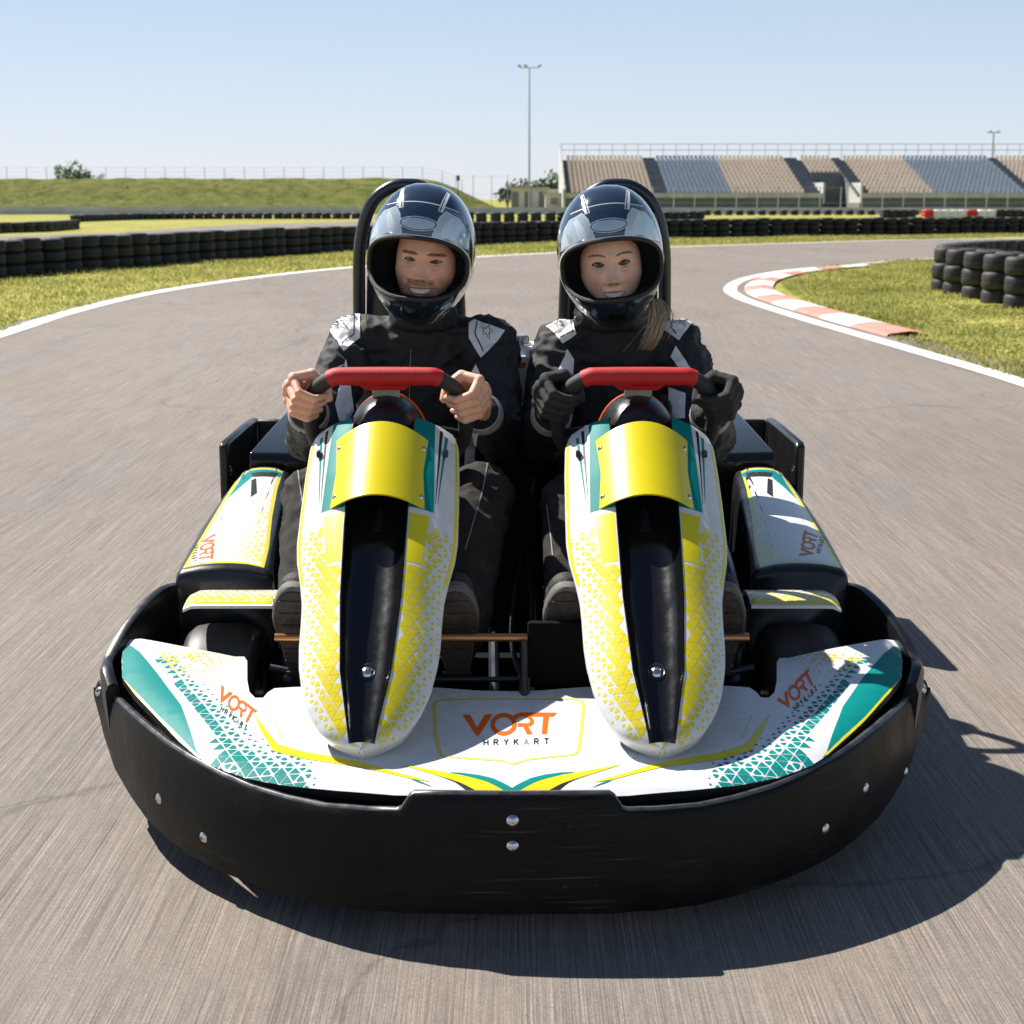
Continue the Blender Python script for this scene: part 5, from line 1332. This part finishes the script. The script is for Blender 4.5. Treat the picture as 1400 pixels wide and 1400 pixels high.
KN = []
def hand(b, k, a, sgn, wrist, s=1.0, rs=1.0):
    p = rim_pt(k, a); T = (rim_pt(k, a + 3) - rim_pt(k, a - 3)).normalized()
    if T.z < 0: T = -T
    O = p - SWC[k]; O = (O - T * O.dot(T)); O = (O - SWN * O.dot(SWN)).normalized(); N = SWN.copy()
    P = lambda t, o, n: p + T * t + O * o + N * n
    ln = [.95, 1.04, 1.0, .84]; mc = []
    for i in range(4):
        t = (1.5 - i) * .0203; L = ln[i]
        m = P(t * 1.05, .048 * L + .003, -.012); mc.append(m)
        pts = [m, P(t, .030 * L + .004, .030 * L), P(t * .97, -.002, .0335), P(t * .95, -.0235 * L, .0165)]
        for q in range(3): b.limb([pts[q], pts[q + 1]], [(.0097, .0090, .0083)[q] * rs, (.0091, .0083, .0068)[q] * rs], n=12)
        b.sphere(m + N * .003, .0118 * rs, n=8); b.sphere(pts[1], .0099 * rs, n=8); KN.append(pts[1]); KN.append(m)
    w = Vector(wrist)
    for i in range(4):
        wi = w + T * (1.5 - i) * .011; b.limb([wi, mc[i]], [.017 * rs, .0125 * rs], n=12)
    b.limb([w.lerp(mc[1], .3), (mc[1] + mc[2]) / 2], [.024 * rs, .014 * rs])
    th = [w.lerp(mc[0], .35) + T * .012 - O * .01, P(.040, .012, -.030), P(.034, -.022, -.014), P(.020, -.034, .008)]
    for q in range(3): b.limb([th[q], th[q + 1]], [(.017, .0128, .0112)[q] * rs, (.0132, .0118, .0092)[q] * rs], n=12)
    b.limb([th[1], mc[0]], [.012 * rs, .0115 * rs])
    return p, T, O

def torso_rings(cx, hx, inset=0., lean=0.):
    S_ = [(3.84, .36, .16, .12), (3.87, .44, .172, .13), (3.885, .56, .158, .115), (3.88, .68, .165, .12), (3.865, .79, .178, .125), (3.835, .87, .170, .112), (3.81, .915, .130, .092), (3.79, .95, .086, .074), (3.775, .985, .070, .066), (3.765, 1.02, .064, .062)]
    out = []
    for i, (y, z, rx, ry) in enumerate(S_):
        q = i / (len(S_) - 1); x = cx + (hx - cx) * max(0, (q - .5) * 2)
        out.append([Vector((x + math.copysign(abs(math.cos(2 * math.pi * j / 28)) ** .85, math.cos(2 * math.pi * j / 28)) * (rx - inset), y + math.sin(2 * math.pi * j / 28) * (ry - inset), z)) for j in range(28)])
    return out
def crumple(me, amp, sc, seed, joints):
    n = len(me.vertices); co_ = np.empty(n * 3); me.vertices.foreach_get('co', co_); no = np.empty(n * 3); me.vertex_normals.foreach_get('vector', no)
    co_ = co_.reshape(-1, 3); no = no.reshape(-1, 3)
    for i in range(n):
        p = Vector(co_[i]); j = min((p - q).length for q in joints); w_ = .45 + 1.5 * math.exp(-(j / .10) ** 2)
        a = 1 - abs(noise.noise(Vector((p.x * sc * .7, p.y * sc * 1.1, p.z * sc * 1.5 + seed)))) * 2.2
        c = 1 - abs(noise.noise(Vector((p.x * sc * 2.1 + 5, p.y * sc * 2.1, p.z * sc * 2.9 + seed)))) * 2.2
        co_[i] += no[i] * (amp * w_ * (a * .65 + c * .6 - .5))
    me.vertices.foreach_set('co', co_.ravel()); me.update()

def driver(k, man, name_label, hx, HC, roll, yaw, J, eye_off):
    P = thing('person', name_label, 'person', (J['cx'], 3.85, .33))
    # ---- body: one continuous skin surface with hands closed on the rim, plus the modelled face
    b = B(); b.loft(torso_rings(J['cx'], hx, .022))
    b.limb([(hx, 3.775, .96), (HC.x, 3.755, HC.z - .06)], [.055, .055])
    for sh, el, wr in J['arms']: b.limb([sh, el], [.05, .04]); b.limb([el, wr], [.04, .027])
    for hp, kn, an in J['legs']: b.limb([hp, kn], [.075, .052]); b.limb([kn, an], [.05, .036]); b.limb([an, Vector(an) + Vector((0, -.08, .10))], [.034, .028])
    frames = []
    for (sh, el, wr), (sgn, ang_) in zip(J['arms'], J['grip']): frames.append(hand(b, k, ang_, sgn, wr, rs=1.0 if man else .88))
    M = Matrix.Translation(HC + Vector(eye_off)) @ Matrix.Rotation(R(yaw), 4, 'Z') @ Matrix.Rotation(R(roll), 4, 'Y') @ Matrix.Diagonal((.93, 1, 1, 1))
    b.sphere(M @ Vector((0, .02, .005)), (.070, .080, .105), n=16)
    me = fuse(b, .0024, 1, .35); bod = bmesh_to_B(me); bpy.data.meshes.remove(me)
    nb = len(bod.v); V_, F_, C_, ed, td = face_mesh(man, 3 if man else 9)
    bod.add([M @ Vector(v) for v in V_], F_)
    o = bod.build('body', 'skin', P, ang=80, recalc=False)
    ca = o.data.color_attributes.new('Col', 'FLOAT_COLOR', 'POINT'); base = [.80, .455, .32] if man else [.80, .51, .40]
    arr = np.ones((len(bod.v), 4)); hv = np.array([[v.x, v.y, v.z] for v in bod.v[:nb]])
    arr[:nb, :3] = base
    for f in range(nb):
        if hv[f][1] < 3.42 and hv[f][2] > .7: arr[f, :3] = np.array(base) * (1 + .10 * noise.noise(Vector(hv[f]) * 60) + .05 * noise.noise(Vector(hv[f]) * 180)) * np.array([1, .94, .92]) * (1 - np.array([.06, .22, .26]) * max(math.exp(-((Vector(hv[f]) - q_).length / .011) ** 2) for q_ in KN))
    arr[nb:, :3] = np.array(C_); ca.data.foreach_set('color', arr.ravel())
    # eyes and teeth
    for sx in (-1, 1):
        c = Vector((.033 * sx, -(ed - .0128), .0004)); eb = B(); n_ = 24; rings = []; cols = []
        for i in range(n_ + 1):
            ph = math.pi * i / n_ * .55; r_ = .0124
            rings.append([c + Vector((math.sin(ph) * math.cos(2 * math.pi * j / 28) * r_, -math.cos(ph) * r_, math.sin(ph) * math.sin(2 * math.pi * j / 28) * r_)) for j in range(28)])
            rad = math.sin(ph) * r_; col = (.004, .004, .004) if rad < .0024 else ((.05, .062, .042) if rad < .0056 else ((.015, .018, .015) if rad < .0063 else (.50, .47, .45)))
            cols += [col] * 28
        eb.loft(rings, 0, caps=False); eb.v = [M @ v for v in eb.v]; eo = eb.build('eye', 'eye', P, ang=80)
        ca = eo.data.color_attributes.new('Col', 'FLOAT_COLOR', 'POINT'); ca.data.foreach_set('color', [x for c_ in cols for x in (*c_, 1)])
    te = B()
    for i in range(-5, 5):
        x0, x1 = (i + .025) * .0053, (i + .975) * .0053; xm = (x0 + x1) / 2; d_ = td(xm) - .0045 - abs(xm) * .06; zc = -.0715 + 9.5 * xm ** 2 + (.05 if man else -.035) * xm
        te.loft([[Vector((x, -(d_ + bulge), z)) for x, z in ((x0, zc + .009), (x1, zc + .009), (x1, zc - .0038), ((x0 + x1) / 2, zc - .0046), (x0, zc - .0038))] for bulge in (-.004, -.0006, 0)])
    te.v = [M @ v for v in te.v]; te.build('teeth', 'teeth', P, ang=50)
    # ---- jacket
    j = B(); j.loft(torso_rings(J['cx'], hx))
    joints = []
    for (sh, el, wr) in J['arms']:
        sh, el, wr = Vector(sh), Vector(el), Vector(wr); joints += [el, sh]
        mid = (sh + el) / 2; j.limb([(J['cx'] + (sh.x - J['cx']) * .45, sh.y + .01, sh.z + .002), sh], [.068, .067]); j.limb([sh, mid, el], [.067, .060, .057]); j.limb([el, el.lerp(wr, .5), wr.lerp(el, .10)], [.057, .053, .046])
    # standing collar
    j.lathe((hx, 3.765, .95), (0, -.12, 1), [(.078, 0), (.080, .03), (.076, .065), (.070, .07)], n=24)
    me = fuse(j, .0062, 3, .5); crumple(me, (.0125 if man else .0105), 12, k * 3.1, joints)
    jk = bmesh_to_B(me); jv = bvh_of(jk); bpy.data.meshes.remove(me)
    for poly, m, ly in J['patch']: lay(jk, jv, poly, m, fcam, ly, 2.5, .0022 if ly < 2 else .0036)
    jo = jk.build('racing_jacket', ['suit_black', 'suit_white', 'black_decal', 'thread_white', 'suit_black'], P, ang=80)
    for (sh, el, wr) in J['arms']:
        el, wr = Vector(el), Vector(wr); ax = (wr - el).normalized(); cu = B()
        cu.lathe(wr.lerp(el, .13), ax, [(.041, -.012), (.046, -.008), (.047, .012), (.044, .030), (.040, .030), (.039, 0)], n=24, close=True); cu.build('cuff', 'cuff_grey', jo, ang=60)
    # ---- trousers and shoes
    t_ = B(); jn = []
    for hp, kn, an in J['legs']:
        hp, kn, an = Vector(hp), Vector(kn), Vector(an); jn += [kn, an]; t_.limb([hp, hp.lerp(kn, .6), kn], [.095, .084, .074 if man else .064]); t_.limb([kn, kn.lerp(an, .45), an], [.073, .066, .056] if man else [.063, .058, .052])
    t_.limb([J['legs'][0][0], J['legs'][1][0]], [.10, .10])
    me = fuse(t_, .0065, 3, .5); crumple(me, .0075, 12, k * 7.7, jn); tr = bmesh_to_B(me); tv = bvh_of(tr); bpy.data.meshes.remove(me)
    for pts in J['seams']:
        for q in strip(smooth_path([Vector((*p_, 0)).to_2d() for p_ in pts], 6), 1.6): lay(tr, tv, q, 1, fcam, 1, 4, .0015)
    tr.build('trousers', ['trouser_black', 'thread_white'], P, ang=80)
    for (hp, kn, an), he in zip(J['legs'], J['heel']):
        he = Vector(he); F = Vector((0, -.42, .907)); N = Vector((0, -.907, -.42)); X_ = Vector((1, 0, 0))
        def outl_(s_, n=32):
            out = []
            for i in range(n):
                a = 2 * math.pi * i / n; l = .125 + .125 * math.sin(a); wv = (.036 + .014 * max(0, min(1, (l - .05) / .12)) - .006 * math.exp(-((l - .10) / .04) ** 2)); out.append((math.copysign(abs(math.cos(a)) ** .8, math.cos(a)) * wv * s_, .125 + (l - .125) * s_))
            return out
        sb = B(); sb.loft([[he + X_ * x + F * l + N * n_ for x, l in outl_(s_)] for s_, n_ in ((.96, -.028), (1.0, -.022), (1.0, -.004), (.97, 0))])
        so2 = sb.build('shoe', 'shoe_edge', P, ang=40)
        tb2 = B(); tb2.loft([[he + X_ * x + F * l + N * n_ for x, l in outl_(s_)] for s_, n_ in ((.93, -.003), (.93, .003), (.90, .005))])
        for r_ in range(7): tb2.box(he + F * (.03 + .031 * r_) + N * .006, (.058, .004, .010), rot=Matrix((X_, N, F)).transposed(), bev=.001)
        tb2.build('sole', 'shoe_sole', so2, ang=40)
        ub = B(); ub.limb([he + F * .045 - N * .060, he + F * .14 - N * .055, he + F * .21 - N * .045], [.040, .041, .036]); ub.limb([he + F * .05 - N * .06, an], [.044, .046])
        me = fuse(ub, .005, 4); u2 = bmesh_to_B(me); bpy.data.meshes.remove(me); u2.build('upper', 'shoe_upper', so2, ang=80)
    if not man:
        for (sh, el, wr), (sgn, ang_) in zip(J['arms'], J['grip']):
            g_ = B(); hand(g_, k, ang_, sgn, wr, rs=1.14); el, wr = Vector(el), Vector(wr)
            g_.limb([wr, wr.lerp(el, .30)], [.036, .047])
            me = fuse(g_, .0034, 2, .4); crumple(me, .0016, 30, 2.2, [wr]); gg = bmesh_to_B(me); bpy.data.meshes.remove(me)
            go = gg.build('glove', 'glove_black', P, ang=80)
            pg = B(); ax = (wr - el).normalized(); pg.lathe(wr.lerp(el, .12), ax, [(.0455, -.002), (.0475, 0), (.0455, .002), (.044, 0)], n=28, close=True); pg.build('piping', 'thread_white', go)
    helmet(P, HC, roll, yaw)
    return P
def star(cx, cy, s_, rot=0): return [(cx + (x * math.cos(R(rot)) - y * math.sin(R(rot))) * s_, cy - (x * math.sin(R(rot)) + y * math.cos(R(rot))) * s_) for x, y in STAR]
def outline(poly, wd, m, ly): return [(q, m, ly + .1 * i) for i, q in enumerate(strip(poly, wd, True))]
def line(pts, wd, m, ly): return [(q, m, ly) for q in strip(pts, wd)]
man_patch = [([(444, 443), (458, 431), (492, 425), (493, 461), (470, 480), (462, 468)], 1, 1), ([(641, 442), (648, 437), (690, 452), (675, 473), (658, 490), (641, 463)], 1, 1),
             ([(473, 492), (478, 523), (485, 575), (463, 575), (458, 552)], 1, 1), ([(651, 498), (663, 524), (642, 515)], 1, 1), ([(637, 583), (655, 588), (646, 645), (634, 645)], 1, 1)]
man_patch += line([(484, 427), (484, 456), (467, 471)], 1.5, 2, 2) + line([(652, 440), (649, 456), (662, 481)], 1.5, 2, 2)
man_patch += outline(star(466, 443, 20, 20), 1.2, 2, 3) + outline(star(666, 453, 16, -15), 1.2, 2, 3)
man_patch += line([(562, 478), (561, 500), (560, 545)], .9, 3, 1) + line([(500, 430), (503, 470), (500, 520)], .7, 4, 1)
wom_patch = [([(746, 446), (766, 437), (783, 432), (788, 457), (769, 470), (758, 456)], 1, 1), ([(911, 436), (920, 430), (949, 437), (928, 466), (908, 451)], 1, 1),
             ([(775, 478), (784, 491), (782, 520), (759, 518)], 1, 1), ([(924, 473), (950, 512), (933, 509), (917, 488)], 1, 1), ([(915, 529), (938, 538), (937, 572), (915, 572)], 1, 1)]
wom_patch += line([(779, 436), (783, 453), (766, 462)], 1.5, 2, 2) + line([(920, 434), (917, 449), (925, 457)], 1.5, 2, 2) + outline(star(933, 439, 13, -15), 1.1, 2, 3) + outline(star(764, 443, 12, 20), 1.1, 2, 3)
HC_M, HC_W = Vector((-.214, 3.72, 1.116)), Vector((.235, 3.72, 1.112))
JM = dict(cx=-.225, arms=[((-.385, 3.79, .895), (-.475, 3.63, .69), (-.452, 3.385, .788)), ((-.055, 3.79, .895), (-.022, 3.63, .69), (-.070, 3.385, .788))],
          grip=[(-1, 160), (1, 18)], legs=[((-.31, 3.86, .42), (-.440, 3.36, .595), (-.432, 3.085, .375)), ((-.15, 3.86, .42), (-.070, 3.36, .600), (-.108, 3.085, .375))],
          heel=[(-.432, 3.03, .275), (-.112, 3.03, .275)], patch=man_patch,
          seams=[[(666, 634), (660, 668), (648, 712), (636, 752)], [(406, 636), (411, 668), (417, 706)]])
driver(-1, True, 'person with bare hands and dark stubble in black racing suit and helmet', -.214, HC_M, 6, -4, JM, (.012, -.004, -.008))
JW = dict(cx=.250, arms=[((.115, 3.79, .885), (.072, 3.63, .69), (.090, 3.385, .785)), ((.410, 3.79, .885), (.470, 3.63, .69), (.440, 3.385, .785))],
          grip=[(-1, 161), (1, 17)], legs=[((.17, 3.86, .42), (.128, 3.36, .585), (.122, 3.085, .375)), ((.33, 3.86, .42), (.392, 3.36, .585), (.412, 3.085, .375))],
          heel=[(.108, 3.03, .275), (.420, 3.03, .275)], patch=wom_patch, seams=[[(748, 690), (752, 720), (756, 760)]])
PW = driver(1, False, 'person in black gloves with long fair hair below the helmet', .235, HC_W, -6, -2, JW, (.0, -.004, -.012))
hb = B(); rg = random.Random(6)
for i in range(150):
    u = rg.gauss(0, .45); v = rg.random()
    a = at_y(897 + 7 * u, 408 + 4 * rg.random(), 3.70 - .02 * v); e_ = at_y(891 + 9 * u - 8 * rg.random(), 480 - 30 * abs(rg.gauss(0, .45)), 3.655 - .02 * v)
    m1 = a.lerp(e_, .35) + Vector((.012 + .006 * u, -.022 - .012 * v, .004)); m2 = a.lerp(e_, .7) + Vector((.010 + .008 * rg.gauss(0, 1) * .4, -.02 - .012 * v, 0))
    q = smooth_path([a, m1, m2, e_], 4); hb.tube(q, [.0016] * (len(q) - 3) + [.0013, .0009, .0004], n=4)
for i in range(30):
    a = at_y(897 + 5 * rg.gauss(0, 1), 410, 3.70); e_ = at_y(891 + 15 * rg.gauss(0, 1), 462 + 16 * rg.gauss(0, .7), 3.66)
    m1 = a.lerp(e_, .4) + Vector((.014 + .012 * rg.gauss(0, 1), -.03, .006)); hb.tube(smooth_path([a, m1, e_], 5), .0005, n=3)
hb.build('hair', 'hair', PW)
